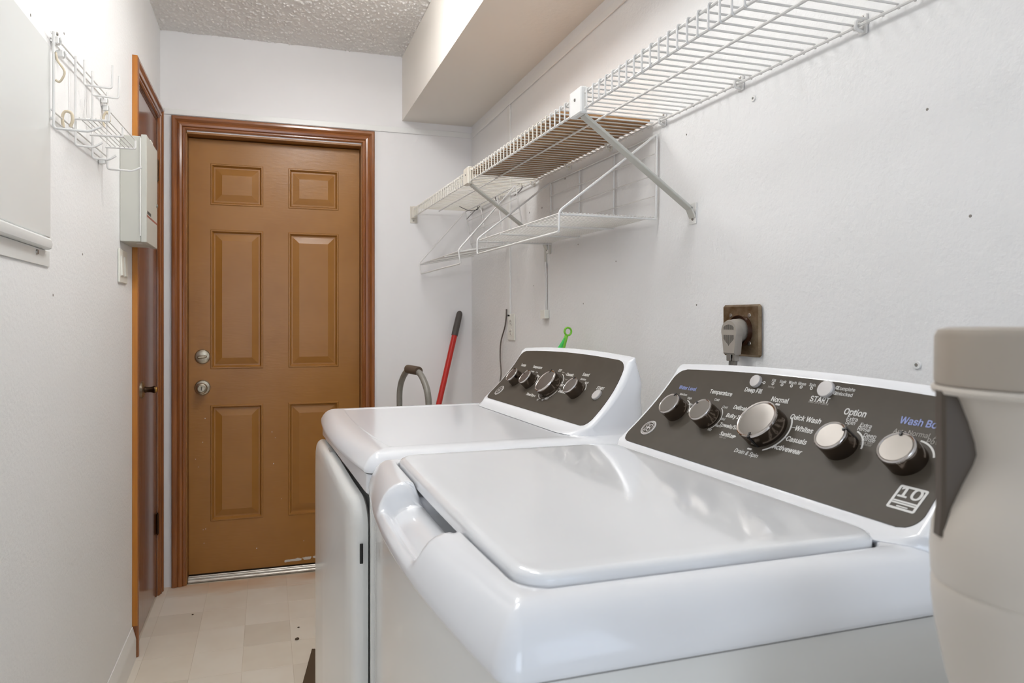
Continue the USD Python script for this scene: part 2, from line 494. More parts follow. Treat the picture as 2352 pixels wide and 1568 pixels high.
CW = 0.0625
IX0, IX1, IZ = -0.364, 0.465, 2.14                                    # far door: inner casing edge
d1 = thing('door_1', 'brown painted six-panel door with dark stained casing', None, (0.05, YF, 0), kind='structure')
eps = 0.0008
fy = lambda h: YF - eps - h
part(d1, 'casing', loft([[(IX0 - w, fy(h), 0.001) for w, h in CAS], [(IX0 - w, fy(h), IZ + w) for w, h in CAS]]), 'wood_z', 25)
part(d1, 'casing', loft([[(IX1 + w, fy(h), 0.001) for w, h in CAS], [(IX1 + w, fy(h), IZ + w) for w, h in CAS]], flip=True), 'wood_z', 25)
part(d1, 'casing', loft([[(IX0 - w, fy(h), IZ + w) for w, h in CAS], [(IX1 + w, fy(h), IZ + w) for w, h in CAS]]), 'wood_x', 25)
# frame with stop
part(d1, 'frame', bx([DX0, YF - eps, 0.0], [IX0 + 0.004, YF + 0.11, IZ]), 'jamb', False)
part(d1, 'frame', bx([IX1 - 0.004, YF - eps, 0.0], [DX1, YF + 0.11, IZ]), 'jamb', False)
part(d1, 'frame', bx([DX0, YF - eps, IZ - 0.014], [DX1, YF + 0.11, DZ]), 'jamb', False)
part(d1, 'frame', bx([DX0, YF + 0.106, 0.0], [DX1, YF + 0.118, DZ]), 'jamb', False)
part(d1, 'threshold', cat_([cb([IX0 + 0.004, YF + 0.012, 0.0005], [IX1 - 0.004, YF + 0.1, 0.014], 0.004), cb([IX0 + 0.004, YF + 0.03, 0.01], [IX1 - 0.004, YF + 0.038, 0.02], 0.003), cb([IX0 + 0.004, YF + 0.046, 0.01], [IX1 - 0.004, YF + 0.053, 0.022], 0.003)]), 'metal_sill', 30)

SX0, SX1, SZ0, SZ1, SY = -0.3585, 0.4595, 0.026, 2.121, YF + 0.06      # the slab and its face
PAN = [(-0.2605, -0.0155, 1.805, 2.006), (0.1055, 0.3535, 1.805, 2.006), (-0.2605, -0.0155, 1.011, 1.686), (0.1055, 0.3535, 1.011, 1.686), (-0.2605, -0.0155, 0.274, 0.836), (0.1055, 0.3535, 0.274, 0.836)]
slab = bx([SX0, SY, SZ0], [SX1, SY + 0.044, SZ1])
slab = diff(slab, *[bx([a, SY - 0.1, c], [b, SY + 0.02, d]) for a, b, c, d in PAN])
sl = part(d1, 'slab', slab, 'door', False)


def panel_mesh(a, b, c, d):
    prof = [(0, 0.0), (0.003, -0.0035), (0.008, -0.0035), (0.012, 0.004), (0.0155, 0.0105), (0.022, 0.0105), (0.052, 0.0015), (0.0535, 0.0012)]
    R = []
    for i, h in prof:
        R.append([(a + i, SY + h, c + i), (b - i, SY + h, c + i), (b - i, SY + h, d - i), (a + i, SY + h, d - i)])
    return loft(R, cap0=False)


for q in PAN:
    part(d1, 'door_panel', panel_mesh(*q), 'door', False)
chips = [blob(0.10 + 0.028 * k + 0.01 * math.sin(9 * k), 0.047 + 0.0015 * k, 0.02, 0.006, 40 + k, rough=1.0) for k in range(11)]
cm = extrude(unary_union(chips), 0.0004)
cm.apply_transform([[1, 0, 0, 0], [0, 0, -1, SY + 0.0002], [0, 1, 0, 0], [0, 0, 0, 1]])
part(d1, 'paint_chip', cm, 'chip', False, 'bare white scrape along the bottom edge of the door')
sp = np.random.default_rng(5)
speck = [trimesh.creation.cylinder(0.0012 + 0.0016 * sp.random() ** 2, 0.0006, sections=8).apply_transform(trimesh.transformations.rotation_matrix(PI / 2, [1, 0, 0])).apply_translation([x, SY - 0.0002, z]) for x, z in zip(SX0 + 0.03 + 0.72 * sp.random(34), 0.06 + 0.75 * sp.random(34)) if not any(a - 0.004 < x < b + 0.004 and c - 0.004 < z < d + 0.004 for a, b, c, d in PAN)]
part(d1, 'paint_speck', cat_(speck), 'chip', False, 'scattered white paint specks', 'stuff')
# deadbolt and lever-less knob
def rosette(z, r):
    return lathe([(0, 0), (r, 0), (r, 0.003), (r * 0.9, 0.007), (r * 0.62, 0.0095), (0, 0.0095)], 36, (-0.2965, SY, z), (0, -1, 0))
part(d1, 'deadbolt', rosette(1.0715, 0.0355), 'nickel', 30, 'round satin deadbolt plate with oval thumb turn')
kp = d1.GetPath()
tt = m3.Manifold.hull(m3.Manifold.batch_boolean([m3.Manifold.sphere(0.0075, 16).translate([-0.3115, SY - 0.018, 1.0685]), m3.Manifold.sphere(0.0065, 16).translate([-0.2815, SY - 0.018, 1.072])], m3.OpType.Add))
part(stage.GetPrimAtPath(str(kp) + '/deadbolt'), 'thumb_turn', tt, 'nickel', True)
part(d1, 'door_handle', cat_([rosette(0.9225, 0.037), lathe([(0.012, 0), (0.012, 0.022), (0.02, 0.03), (0.0255, 0.042), (0.0262, 0.052), (0.0235, 0.0585), (0.017, 0.0605), (0.0155, 0.0585), (0, 0.0585)], 36, (-0.2965, SY, 0.9225), (0, -1, 0))]), 'nickel', 30, 'round satin door knob with keyway')
part(stage.GetPrimAtPath(str(kp) + '/door_handle'), 'keyway', cb([-0.2985, SY - 0.0605, 0.914], [-0.2945, SY - 0.0575, 0.932], 0.0005), 'slot_dark', False)

# left door in the left wall, dark wood, seen edge-on
d2 = thing('door_2', 'dark stained narrow wooden door in the left wall behind the grey box', None, (XL, 2.94, 0), kind='structure')
JY0, JY1, JZ = 2.685, 3.187, 2.16
xx = lambda h: XL + eps + h
near = loft([[(xx(h), JY0 - w, 0.001) for w, h in CAS], [(xx(h), JY0 - w, JZ + w) for w, h in CAS]], flip=True)
part(d2, 'casing', near, 'wood_z', 25)
part(d2, 'casing', loft([[(xx(h), JY1 + w, 0.001) for w, h in CAS], [(xx(h), JY1 + w, JZ + w) for w, h in CAS]]), 'wood_z', 25)
part(d2, 'casing', loft([[(xx(h), JY0 - w, JZ + w) for w, h in CAS], [(xx(h), JY1 + w, JZ + w) for w, h in CAS]], flip=True), 'wood_y', 25)
part(d2, 'casing_edge', bx([XL + 0.0004, JY0 - CW - 0.0022, 0.118], [XL + 0.0185, JY0 - CW - 0.0002, JZ + CW]), 'wood_edge', False, 'orange raw edge of the casing')
part(d2, 'frame', bx([XL - T, LY0, 0.001], [XL - 0.0005, JY0 + 0.012, LZ]), 'wood_door', False)
part(d2, 'frame', bx([XL - T, JY1 - 0.012, 0.001], [XL - 0.0005, LY1, LZ]), 'wood_door', False)
part(d2, 'frame', bx([XL - T, LY0, JZ - 0.012], [XL - 0.0005, LY1, LZ - 0.0002]), 'wood_door', False)
part(d2, 'slab', cb([XL - 0.038, JY0 + 0.0135, 0.012], [XL - 0.002, JY1 - 0.0135, JZ - 0.0145], 0.002), 'wood_door', False)
for z in (0.33, 1.92):
    part(d2, 'hinge', cat_([tube([(XL + 0.004, JY1 - 0.013, z - 0.045), (XL + 0.004, JY1 - 0.013, z + 0.045)], 0.006, 10), tube([(XL + 0.004, JY1 - 0.013, z - 0.05), (XL + 0.004, JY1 - 0.013, z + 0.05)], 0.0035, 8)]), 'bronze', 35)
hx, hy, hz = XL - 0.002, 2.83, 0.9677
part(d2, 'door_handle', lathe([(0.0, 0.008), (0.0125, 0.008), (0.0125, 0.014), (0.0105, 0.02), (0.011, 0.034), (0.0135, 0.042), (0.0150, 0.047), (0.0135, 0.051), (0, 0.052)], 28, (hx, hy, hz), (1, 0, 0)), 'bronze', 30, 'dark cylindrical door knob')
dh = stage.GetPrimAtPath(str(d2.GetPath()) + '/door_handle')
part(dh, 'rosette', lathe([(0, 0), (0.034, 0), (0.034, 0.004), (0.028, 0.008), (0.016, 0.0105), (0, 0.0105)], 32, (hx, hy, hz), (1, 0, 0)), 'nickel', 30)
part(dh, 'brass_tip', lathe([(0, 0.0515), (0.0125, 0.0515), (0.010, 0.056), (0.005, 0.0585), (0, 0.059)], 24, (hx, hy, hz), (1, 0, 0)), 'brass', 30)

#--MACHINES
# ------------------------------------------------------------------ washer and dryer
class Machine:
    """local frame: x from the front apex backwards, y along the machine (towards the far wall), z from the floor"""

    def __init__(s, x0, y0, deg, half, bow, seam, top, xb, zb, ph0, ph1, back):
        s.o, s.half, s.bow, s.seam, s.top, s.xb, s.zb, s.ph0, s.ph1, s.back = np.array([x0, y0, 0.0]), half, bow, seam, top, xb, zb, ph0, ph1, back
        a = math.radians(deg)
        s.R = np.array([[math.cos(a), -math.sin(a), 0], [math.sin(a), math.cos(a), 0], [0, 0, 1.0]])
        s.H = 0.134

    def w(s, p):
        return np.asarray(p, float) @ s.R.T + s.o

    def outline(s, inset, z, back=None, rf=0.022, rb=0.02, nf=120, ns=30, nc=8):
        """rounded plan outline, front bowed, inset on all sides; same number of points for every inset"""
        b = (s.back if back is None else back) - inset
        h = s.half - inset
        rf_, rb_ = max(rf - inset * 0.6, 0.006), max(rb - inset * 0.5, 0.004)
        fx = lambda y: inset + s.bow * y * y
        P = []
        for y in np.linspace(h - rf_, -(h - rf_), nf):                # front, far to near
            P.append((fx(y), y))
        x1, sl = fx(h - rf_), 0
        for k in range(1, nc + 1):                                    # near front corner
            a = k / nc * PI / 2
            P.append((x1 + rf_ * (1 - math.cos(a)), -(h - rf_) - rf_ * math.sin(a)))
        for x in np.linspace(x1 + rf_, b - rb_, ns)[1:]:
            P.append((x, -h))
        for k in range(1, nc + 1):
            a = k / nc * PI / 2
            P.append((b - rb_ + rb_ * math.sin(a), -h + rb_ * (1 - math.cos(a))))
        for y in np.linspace(-(h - rb_), h - rb_, nf)[1:]:
            P.append((b, y))
        for k in range(1, nc + 1):
            a = k / nc * PI / 2
            P.append((b - rb_ * (1 - math.cos(a)), h - rb_ + rb_ * math.sin(a)))
        for x in np.linspace(b - rb_, x1 + rf_, ns)[1:]:
            P.append((x, h))
        for k in range(1, nc):
            a = k / nc * PI / 2
            P.append((x1 + rf_ * (1 - math.sin(a)), h - rf_ + rf_ * math.cos(a)))
        return np.array([(x, y, z) for x, y in P])

    def opening(s, x0, h, x1, bow, z, r, nf=120, ns=30, nc=8):
        """same topology as outline(), for a lid opening"""
        fx = lambda y: x0 + bow * y * y
        P = [(fx(y), y) for y in np.linspace(h - r, -(h - r), nf)]
        xa = fx(h - r)
        for k in range(1, nc + 1):
            a = k / nc * PI / 2
            P.append((xa + r * (1 - math.cos(a)), -(h - r) - r * math.sin(a)))
        P += [(x, -h) for x in np.linspace(xa + r, x1 - r, ns)[1:]]
        for k in range(1, nc + 1):
            a = k / nc * PI / 2
            P.append((x1 - r + r * math.sin(a), -h + r * (1 - math.cos(a))))
        P += [(x1, y) for y in np.linspace(-(h - r), h - r, nf)[1:]]
        for k in range(1, nc + 1):
            a = k / nc * PI / 2
            P.append((x1 - r * (1 - math.cos(a)), h - r + r * math.sin(a)))
        P += [(x, h) for x in np.linspace(x1 - r, xa + r, ns)[1:]]
        for k in range(1, nc):
            a = k / nc * PI / 2
            P.append((xa + r * (1 - math.sin(a)), h - r + r * math.cos(a)))
        return np.array([(x, y, z) for x, y in P])

    # the control panel's surface: y across, t from bottom (0) to top (1)
    def surf(s, y, t):
        dz = t * s.H
        return np.array([s.xb + 1.19 * dz - 2.70 * dz * dz, y, s.zb + dz])

    def crown(s, y, t):
        return t * (1 + 0.052 * (1 - (y / 0.255) ** 2) * min(max((t - 0.25) / 0.6, 0), 1))

    def slope(s, t):
        dz = t * s.H
        v = np.array([1.19 - 5.4 * dz, 0, 1.0])
        return v / np.linalg.norm(v)

    def nrm(s, t):
        u = s.slope(t)
        return np.array([-u[2], 0, u[0]])

    def on(s, mesh, y, t, lift=0.0):
        """wraps a flat mesh (x reading direction, y up, z off the panel) onto the panel at (y, t)"""
        v, f = verts(mesh)
        out = np.empty_like(v)
        for i, (a, b, c) in enumerate(v):
            tt = t + b * s.slope(t)[2] / s.H
            tt = t + b * s.slope(0.5 * (t + tt))[2] / s.H
            out[i] = s.surf(y - a, tt) + s.nrm(tt) * (c + lift)
        return trimesh.Trimesh(s.w(out), f, process=False)

    def frame(s, y, t, lift=0.0):
        """4x4 frame on the panel: x reading direction, y up the slope, z outwards"""
        Tm = np.eye(4)
        Tm[:3, 0], Tm[:3, 1], Tm[:3, 2] = s.R @ [0, -1, 0], s.R @ s.slope(t), s.R @ s.nrm(t)
        Tm[:3, 3] = s.w(s.surf(y, t) + s.nrm(t) * lift)
        return Tm

    def console(s):
        z0, L = s.top, []
        hp = s.ph0 + 0.014
        zs, hs = s.seam + 0.001, s.half + 0.0012
        for u in np.linspace(0, 1, 9)[:-1]:                           # wings that run down over the sides of the top cover
            z = zs + (z0 - zs) * u
            L.append((s.xb + 0.095 - 0.135 * u ** 0.8, z, hs - (hs - hp - 0.006) * (0.62 * u ** 1.6 + 0.38 * u ** 5), 0.07))
        for u in np.linspace(0, 1, 9)[:-1]:                           # flare at the foot of the panel
            x = (1 - u) ** 2 * (s.xb - 0.04) + 2 * u * (1 - u) * (s.xb - 0.0125) + u * u * s.xb
            z = (1 - u) ** 2 * z0 + 2 * u * (1 - u) * (s.zb - 0.0105) + u * u * s.zb
            L.append((x, z, hp + 0.006 * (1 - u) ** 1.5, 0.07 * (1 - u) ** 1.3 + 0.012))
        for t in np.linspace(0, 1, 22):
            p = s.surf(0, t)
            L.append((p[0], p[2], (s.ph0 + 0.014) * (1 - t) + (s.ph1 + 0.014) * t + 0.004 * math.sin(PI * t), 0.012))
        x1, z1, h1 = L[-1][0], L[-1][1], L[-1][2]
        for u in np.linspace(0, 1, 8)[1:]:
            L.append((x1 + (1 - (1 - u) ** 2) * 0.012 + 0.004 * u, z1 + 0.010 * (1 - (1 - u) ** 2), h1 - 0.007 * u * u, 0.012))
        rings = []
        for x, z, h, rf in L:
            b, rb, P = s.cback - max(0, (z - s.zb - 0.09)) * 0.35, 0.035, []
            rf2 = min(rf, (b - x) * 0.55)
            rb = min(rb, (b - x) * 0.4)
            P += [(x, y) for y in np.linspace(h - rf2, -(h - rf2), 22)]
            P += [(x + rf2 * (1 - math.cos(a)), -(h - rf2) - rf2 * math.sin(a)) for a in np.linspace(0, PI / 2, 7)[1:]]
            P += [(b - rb + rb * math.sin(a), -h + rb * (1 - math.cos(a))) for a in np.linspace(0, PI / 2, 9)]
            P += [(b - rb * (1 - math.cos(a)), h - rb + rb * math.sin(a)) for a in np.linspace(0, PI / 2, 9)]
            P += [(x + rf2 * (1 - math.sin(a)), h - rf2 + rf2 * math.cos(a)) for a in np.linspace(0, PI / 2, 7)[:-1]]
            t = min(max((z - s.zb) / s.H, 0), 1)
            Q = []
            for px, py in P:
                d = s.surf(0, s.crown(py, t)) - s.surf(0, t)
                Q.append((px + d[0], py, z + d[2]))
            rings.append(s.w(Q))
        return loft(rings)

    def panel(s, r0=0.022, r1=0.026, t0=0.0, t1=1.0):
        rows = []
        Ls = 0.172
        ts = np.unique(np.concatenate([np.linspace(t0, t0 + r0 / Ls, 10), np.linspace(t0 + r0 / Ls, t1 - r1 / Ls, 16), np.linspace(t1 - r1 / Ls, t1, 10)]))
        for t in ts:
            h = s.ph0 * (1 - t) + s.ph1 * t + 0.004 * math.sin(PI * t)
            for r, d in ((r0, (t - t0) * Ls), (r1, (t1 - t) * Ls)):
                if d < r:
                    h -= r - math.sqrt(max(0, r * r - (r - d) ** 2))
            rows.append((h, t))
        V, F, nc = [], [], 17
        for h, t in rows:
            for lift in (0.0008, -0.002):
                for k in range(nc):
                    y = h * (1 - 2 * k / (nc - 1))
                    tt = s.crown(y, t)
                    V.append(s.surf(y, tt) + s.nrm(tt) * lift)
        for i in range(len(rows) - 1):
            for k in range(nc - 1):
                a, b = 2 * nc * i + k, 2 * nc * (i + 1) + k
                F += [[a, a + 1, b + 1], [a, b + 1, b]]
            for k, fl_ in ((0, 0), (nc - 1, 1)):
                a, b = 2 * nc * i + k, 2 * nc * (i + 1) + k
                q = [[a, b, b + nc], [a, b + nc, a + nc]]
                F += [r[::-1] for r in q] if fl_ else q
        return trimesh.Trimesh(s.w(V), F, process=False)


WA = Machine(0.151, 0.817, 0.7, 0.33, 0.25, 0.945, 1.0, 0.510, 1.0125, 0.292, 0.264, 0.66)
DR = Machine(0.139, 1.489, 2.3, 0.336, 0.17, 0.967, 1.002, 0.487, 1.019, 0.286, 0.268, 0.64)
WA.cback, DR.cback = 0.655, 0.632
#--END


def smoothstep(a, b, x):
    u = np.clip((np.asarray(x, float) - a) / (b - a), 0, 1)
    return u * u * (3 - 2 * u)


COVER = [(0.016, -0.0022), (0.001, -0.001), (0.0, 0.003), (0.0012, 0.012), (0.006, 0.026), (0.0125, 0.038), (0.0195, 0.0462), (0.0275, 0.0515), (0.036, 0.0543), (0.044, 0.055)]


def lettering(mc, root, text, y, t, cap, m='print', bold=False, anchor='c', squeeze=0.88):
    """one printed word on the panel; (y, t) is the middle (or the left end) of the word"""
    tm = meshkit.text_mesh(text, cap, 0.0003, bold)
    tm.apply_scale([squeeze, 1, 1])
    w = tm.bounds[1][0] + tm.bounds[0][0]
    tm.apply_translation([-w / 2 if anchor == 'c' else 0, -cap / 2, 0])
    part(root, 'lettering', mc.on(tm, y, t, 0.0009), m, False)


def flat_on(mc, root, name, poly, y, t, m='print', label=None):
    return part(root, name, mc.on(extrude(poly, 0.0003), y, t, 0.0009), m, False, label)


def sector(r0, r1, a0, a1, n=24):
    a = np.radians(np.linspace(a0, a1, n))
    return Polygon(np.vstack([np.column_stack([r1 * np.cos(a), r1 * np.sin(a)]), np.column_stack([r0 * np.cos(a[::-1]), r0 * np.sin(a[::-1])])]))


def knob(mc, root, y, t, r, h, mark):
    """skirt (the part) with rim, brushed face and pointer as its sub-parts, in the knob's own frame"""
    k = part(root, 'knob', lathe([(0, 0), (r * 1.0, 0), (r * 1.0, 0.0015), (r * 0.985, h * 0.75), (r * 0.97, h * 0.84)], 40), 'chrome_dark', 30, local=True)
    Tm = mc.frame(y, t, 0.0006)
    root_o = ORIGIN['/'.join(str(root.GetPath()).split('/')[:3])]
    Tm[:3, 3] -= root_o
    UsdGeom.Xformable(k).AddTransformOp().Set(Gf.Matrix4d(*Tm.T.ravel().tolist()))
    part(k, 'rim', lathe([(r * 0.97, h * 0.835), (r * 0.985, h * 0.88), (r * 0.965, h * 0.965), (r * 0.92, h), (r * 0.87, h * 0.985), (r * 0.845, h * 0.95)], 40), 'chrome', 40, local=True)
    part(k, 'face', lathe([(r * 0.85, h * 0.945), (r * 0.81, h * 0.965), (r * 0.4, h * 0.967), (0, h * 0.967)], 40), 'brushed', 25, local=True)
    p = cat_([cb([r * 0.74, -0.0015, h * 0.96], [r * 0.99, 0.0015, h + 0.0006], 0.0003), cb([r * 0.93, -0.0022, h * 0.05], [r * 1.012, 0.0022, h + 0.0004], 0.0003)])
    p.apply_transform(trimesh.transformations.rotation_matrix(math.radians(mark), [0, 0, 1]))
    part(k, 'pointer', p, 'black', False, local=True)
    return k


def button(mc, root, y, t, r):
    b = lathe([(0, 0), (r, 0), (r, 0.004), (r * 0.93, 0.0055), (0, 0.006)], 32)
    b.apply_transform(mc.frame(y, t, 0.0006))
    return part(root, 'button', b, 'button', 30)


def emblem(mc, root, y, t, r):
    """raised round badge with a ring and a curled four-lobed monogram"""
    b = lathe([(0, 0), (r, 0), (r, 0.0012), (r * 0.96, 0.0018), (0, 0.0018)], 40)
    b.apply_transform(mc.frame(y, t, 0.0006))
    e = part(root, 'emblem', b, 'button', 30, 'round silver badge with a curled monogram')
    g = [Point(0, 0).buffer(r * 0.84).difference(Point(0, 0).buffer(r * 0.8))]
    fld = Point(0, 0).buffer(r * 0.66)
    for k in range(4):
        a = math.radians(45 + 90 * k)
        fld = fld.union(Point(r * 0.36 * math.cos(a), r * 0.36 * math.sin(a)).buffer(r * 0.34))
    dark = Point(0, 0).buffer(r * 0.7)
    curls = []
    for k in range(4):
        a = math.radians(45 + 90 * k)
        c = np.array([math.cos(a), math.sin(a)]) * r * 0.34
        curls.append(affinity.rotate(Point(*c).buffer(r * 0.27).difference(Point(*c).buffer(r * 0.17)), 0))
        curls.append(Polygon([c + r * 0.05 * np.array([math.cos(q), math.sin(q)]) for q in np.linspace(0, 2 * PI, 12)]))
    curls.append(Point(0, 0).buffer(r * 0.1))
    mono = unary_union(curls).intersection(Point(0, 0).buffer(r * 0.66))
    d = extrude(dark.difference(mono), 0.0003)
    d.apply_transform(mc.frame(y, t, 0.0024))
    part(e, 'monogram', d, 'panel_dark', False)
    d = extrude(g[0], 0.0003)
    d.apply_transform(mc.frame(y, t, 0.0024))
    part(e, 'ring', d, 'panel_dark', False)


def cover_rings(mc, levels):
    return [mc.outline(i, mc.seam + z * (mc.top - mc.seam) / 0.055) for i, z in levels]


# ---- washer
wa = thing('washer', 'white top-load washing machine nearest the camera with bronze control panel and closed lid', 'washing machine', (WA.o[0] + 0.33, WA.o[1], 0))
rings = cover_rings(WA, COVER)
OP = dict(x0=0.060, h=0.2835, x1=0.490, bow=0.06, r=0.036)
rings += [WA.opening(z=z, **{**OP, 'x0': OP['x0'] - g, 'h': OP['h'] + g, 'x1': OP['x1'] + g}) for z, g in ((1.0, 0.003), (0.9985, 0.0008), (0.995, 0), (0.978, 0))]
rr = []
for R in rings:
    R = R.copy()
    # finger scoop in the front shoulder
    e = ((R[:, 1] - 0.008) / 0.118)
    k = smoothstep(1.0, 0.80, np.abs(e)) * smoothstep(0.115, 0.075, R[:, 0]) * smoothstep(0.965, 0.985, R[:, 2])
    R[:, 2] -= 0.030 * k
    R[:, 0] += 0.010 * k
    rr.append(WA.w(R))
# denser between the outer shoulder and the opening
fine = []
for a, b in zip(rr[:-1], rr[1:]):
    n = 2
    fine += [a * (1 - q / n) + b * q / n for q in range(n)]
fine.append(rr[-1])
part(wa, 'top_cover', loft(fine, cap0=True, cap1=True), 'white_plastic', 38)
lid = []
for g, z in ((0.006, 0.990), (0.0035, 0.9905), (0.0028, 0.994), (0.0028, 1.0035), (0.0045, 1.0070), (0.008, 1.0092), (0.013, 1.0102), (0.03, 1.0104), (0.08, 1.0098)):
    lid.append(WA.w(WA.opening(z=z, **{**OP, 'x0': OP['x0'] + g, 'h': OP['h'] - g, 'x1': OP['x1'] - g, 'r': max(OP['r'] - g * 0.5, 0.012)})))
part(wa, 'lid', loft(lid), 'white_enamel', 40)
body = [WA.w(WA.outline(0.011, z, rf=0.022)) for z in (0.035, 0.5, 0.9365)]
part(wa, 'cabinet', loft(body), 'body_white', 40)
for sx in (0.07, 0.6):
    for sy in (-0.28, 0.28):
        c = WA.w([sx, sy, 0])
        part(wa, 'foot', lathe([(0, 0.0003), (0.022, 0.0003), (0.022, 0.012), (0.01, 0.014), (0.01, 0.0352), (0, 0.0352)], 20, c), 'rubber', 30)
part(wa, 'console', WA.console(), 'white_plastic', 32)
cp = part(wa, 'control_panel', WA.panel(), 'panel_dark', 25, 'dark bronze control panel with printed settings')
for y, t, r, mk in ((0.2026, 0.459, 0.0225, 83), (0.1166, 0.459, 0.0225, 143), (-0.0116, 0.473, 0.0345, -76), (-0.1444, 0.457, 0.0225, 40), (-0.2349, 0.462, 0.0228, 99)):
    knob(WA, wa, y, t, r, 0.026, mk)
button(WA, wa, 0.0559, 0.951, 0.0105)
button(WA, wa, -0.0797, 0.955, 0.0128)
emblem(WA, wa, 0.2432, 0.199, 0.0172)
L_ = lambda *a, **k: lettering(WA, cp, *a, **k)
L_('Water Level', 0.2136, 0.7624, 0.0072, 'print_blue', True)
L_('Temperature', 0.1241, 0.7686, 0.0076, 'print', True)
L_('Deep Fill', 0.0548, 0.8487, 0.0076, 'print', True)
for s_, y in (('Fill', 0.0216), ('Soak', 0.0031), ('Wash', -0.0156), ('Rinse', -0.0339), ('Spin', -0.0527)):
    L_(s_, y, 0.988, 0.0048)
    flat_on(WA, cp, 'indicator_ring', Point(0, 0).buffer(0.0025).difference(Point(0, 0).buffer(0.0013)), y - 0.0002, 0.951)
L_('Sensing', 0.0222, 0.914, 0.0030, 'print_grey')
L_('START', -0.0747, 0.848, 0.0084, 'print', True)
L_('Hold 3s to Cancel', -0.0752, 0.812, 0.0034, 'print_grey')
L_('Complete', -0.1097, 0.984, 0.0052)
L_('Unlocked', -0.1090, 0.931, 0.0052)
for y, t in ((-0.0950, 0.9868), (-0.0947, 0.9319), (0.0400, 0.951)):
    flat_on(WA, cp, 'indicator_ring', Point(0, 0).buffer(0.0026).difference(Point(0, 0).buffer(0.0014)), y, t)
flat_on(WA, cp, 'marker', sbox(-0.0045, -0.0005, 0.0045, 0.0005), 0.047, 0.951)
L_('Normal', -0.0063, 0.786, 0.0082, 'print', True)
L_('Delicates', 0.0585, 0.633, 0.0072, 'print', True)
L_('Bulky Items', 0.058, 0.532, 0.0072, 'print', True)
L_('Towels/Sheets', 0.054, 0.421, 0.0070, 'print', True)
L_('Sanitize', 0.0527, 0.332, 0.0072, 'print', True)
L_('with Oxi', 0.0577, 0.297, 0.0034, 'print_grey')
L_('Drain & Spin', -0.008, 0.210, 0.0070)
L_('Quick Wash', -0.0676, 0.6395, 0.0080, 'print', True)
L_('Whites', -0.0754, 0.5375, 0.0080, 'print', True)
L_('Casuals', -0.0745, 0.4275, 0.0080, 'print', True)
L_('Activewear', -0.0696, 0.331, 0.0080, 'print', True)
L_('Option', -0.1378, 0.772, 0.0090, 'print', True)
L_('Extra', -0.1381, 0.711, 0.0060)
L_('Spin', -0.1381, 0.677, 0.0060)
L_('Extra', -0.1615, 0.673, 0.0060)
L_('Rinse', -0.1614, 0.640, 0.0060)
L_('Deep', -0.1742, 0.592, 0.0060)
L_('Rinse', -0.1752, 0.560, 0.0060)
L_('Use with', -0.1750, 0.532, 0.0034, 'print_grey')
L_('Softener', -0.1752, 0.514, 0.0034, 'print_grey')
L_('Wash Boost', -0.2326, 0.771, 0.0092, 'print_blue', True)
L_('Auto', -0.2080, 0.672, 0.0062, 'print_grey')
L_('Normal', -0.2317, 0.6755, 0.0066, 'print_grey')
L_('Add', -0.2569, 0.672, 0.0066, 'print_grey')
L_('Power', -0.2558, 0.636, 0.0066, 'print_grey')
L_('Medium', 0.2150, 0.6755, 0.0046)
L_('High', 0.1930, 0.6435, 0.0046)
L_('Max', 0.1805, 0.5743, 0.0046)
L_('Cold', 0.1245, 0.680, 0.0046)
L_('Cool', 0.0961, 0.613, 0.0046)
L_('Mild', 0.0848, 0.480, 0.0046)
L_('Warm', 0.0849, 0.401, 0.0046)
L_('Hot', 0.0962, 0.342, 0.0046)
ARC = lambda y, t, r, a0, a1, w=0.0022: flat_on(WA, cp, 'setting_arc', sector(r, r + w, a0, a1), y, t)
ARC(0.2026, 0.459, 0.0265, 5, 75, 0.0018)
ARC(0.1166, 0.459, 0.0265, -50, 60, 0.0014)
ARC(-0.0116, 0.473, 0.0405, -62, 38, 0.0024)
ARC(-0.1444, 0.457, 0.0270, 5, 70)
ARC(-0.2349, 0.462, 0.0270, 20, 85)
flat_on(WA, cp, 'marker', sbox(-0.0042, -0.0016, 0.0042, 0.0016), -0.006, 0.735)
flat_on(WA, cp, 'marker', sbox(-0.0042, -0.0014, 0.0042, 0.0014), -0.0082, 0.253)
flat_on(WA, cp, 'marker', Polygon([(-0.008, -0.0004), (-0.002, -0.0004), (-0.002, -0.003), (0.003, 0), (-0.002, 0.003), (-0.002, 0.0004), (-0.008, 0.0004)]), 0.0355, 0.332)
for y, t, L in ((-0.0520, 0.6395, 0.004), (-0.0565, 0.5375, 0.007), (-0.0555, 0.4275, 0.006), (-0.0475, 0.331, 0.006)):
    flat_on(WA, cp, 'marker', sbox(-L / 2, -0.0004, L / 2, 0.0004), y, t)
# ten-year badge
fr = sbox(-0.0140, -0.0140, 0.0140, 0.0140).buffer(0.0026).difference(sbox(-0.0137, -0.0137, 0.0137, 0.0137))
ln = [sbox(-0.0135, -0.0062 - 0.0029 * k, 0.0135, -0.0040 - 0.0029 * k) for k in range(2)] + [sbox(-0.006, -0.0128, 0.007, -0.0112)]
flat_on(WA, cp, 'warranty_badge', unary_union([fr] + ln), -0.262, 0.1906, 'print', 'white outlined square badge reading 10')
L_('10', -0.262, 0.232, 0.0145, 'print', True, squeeze=1.12)

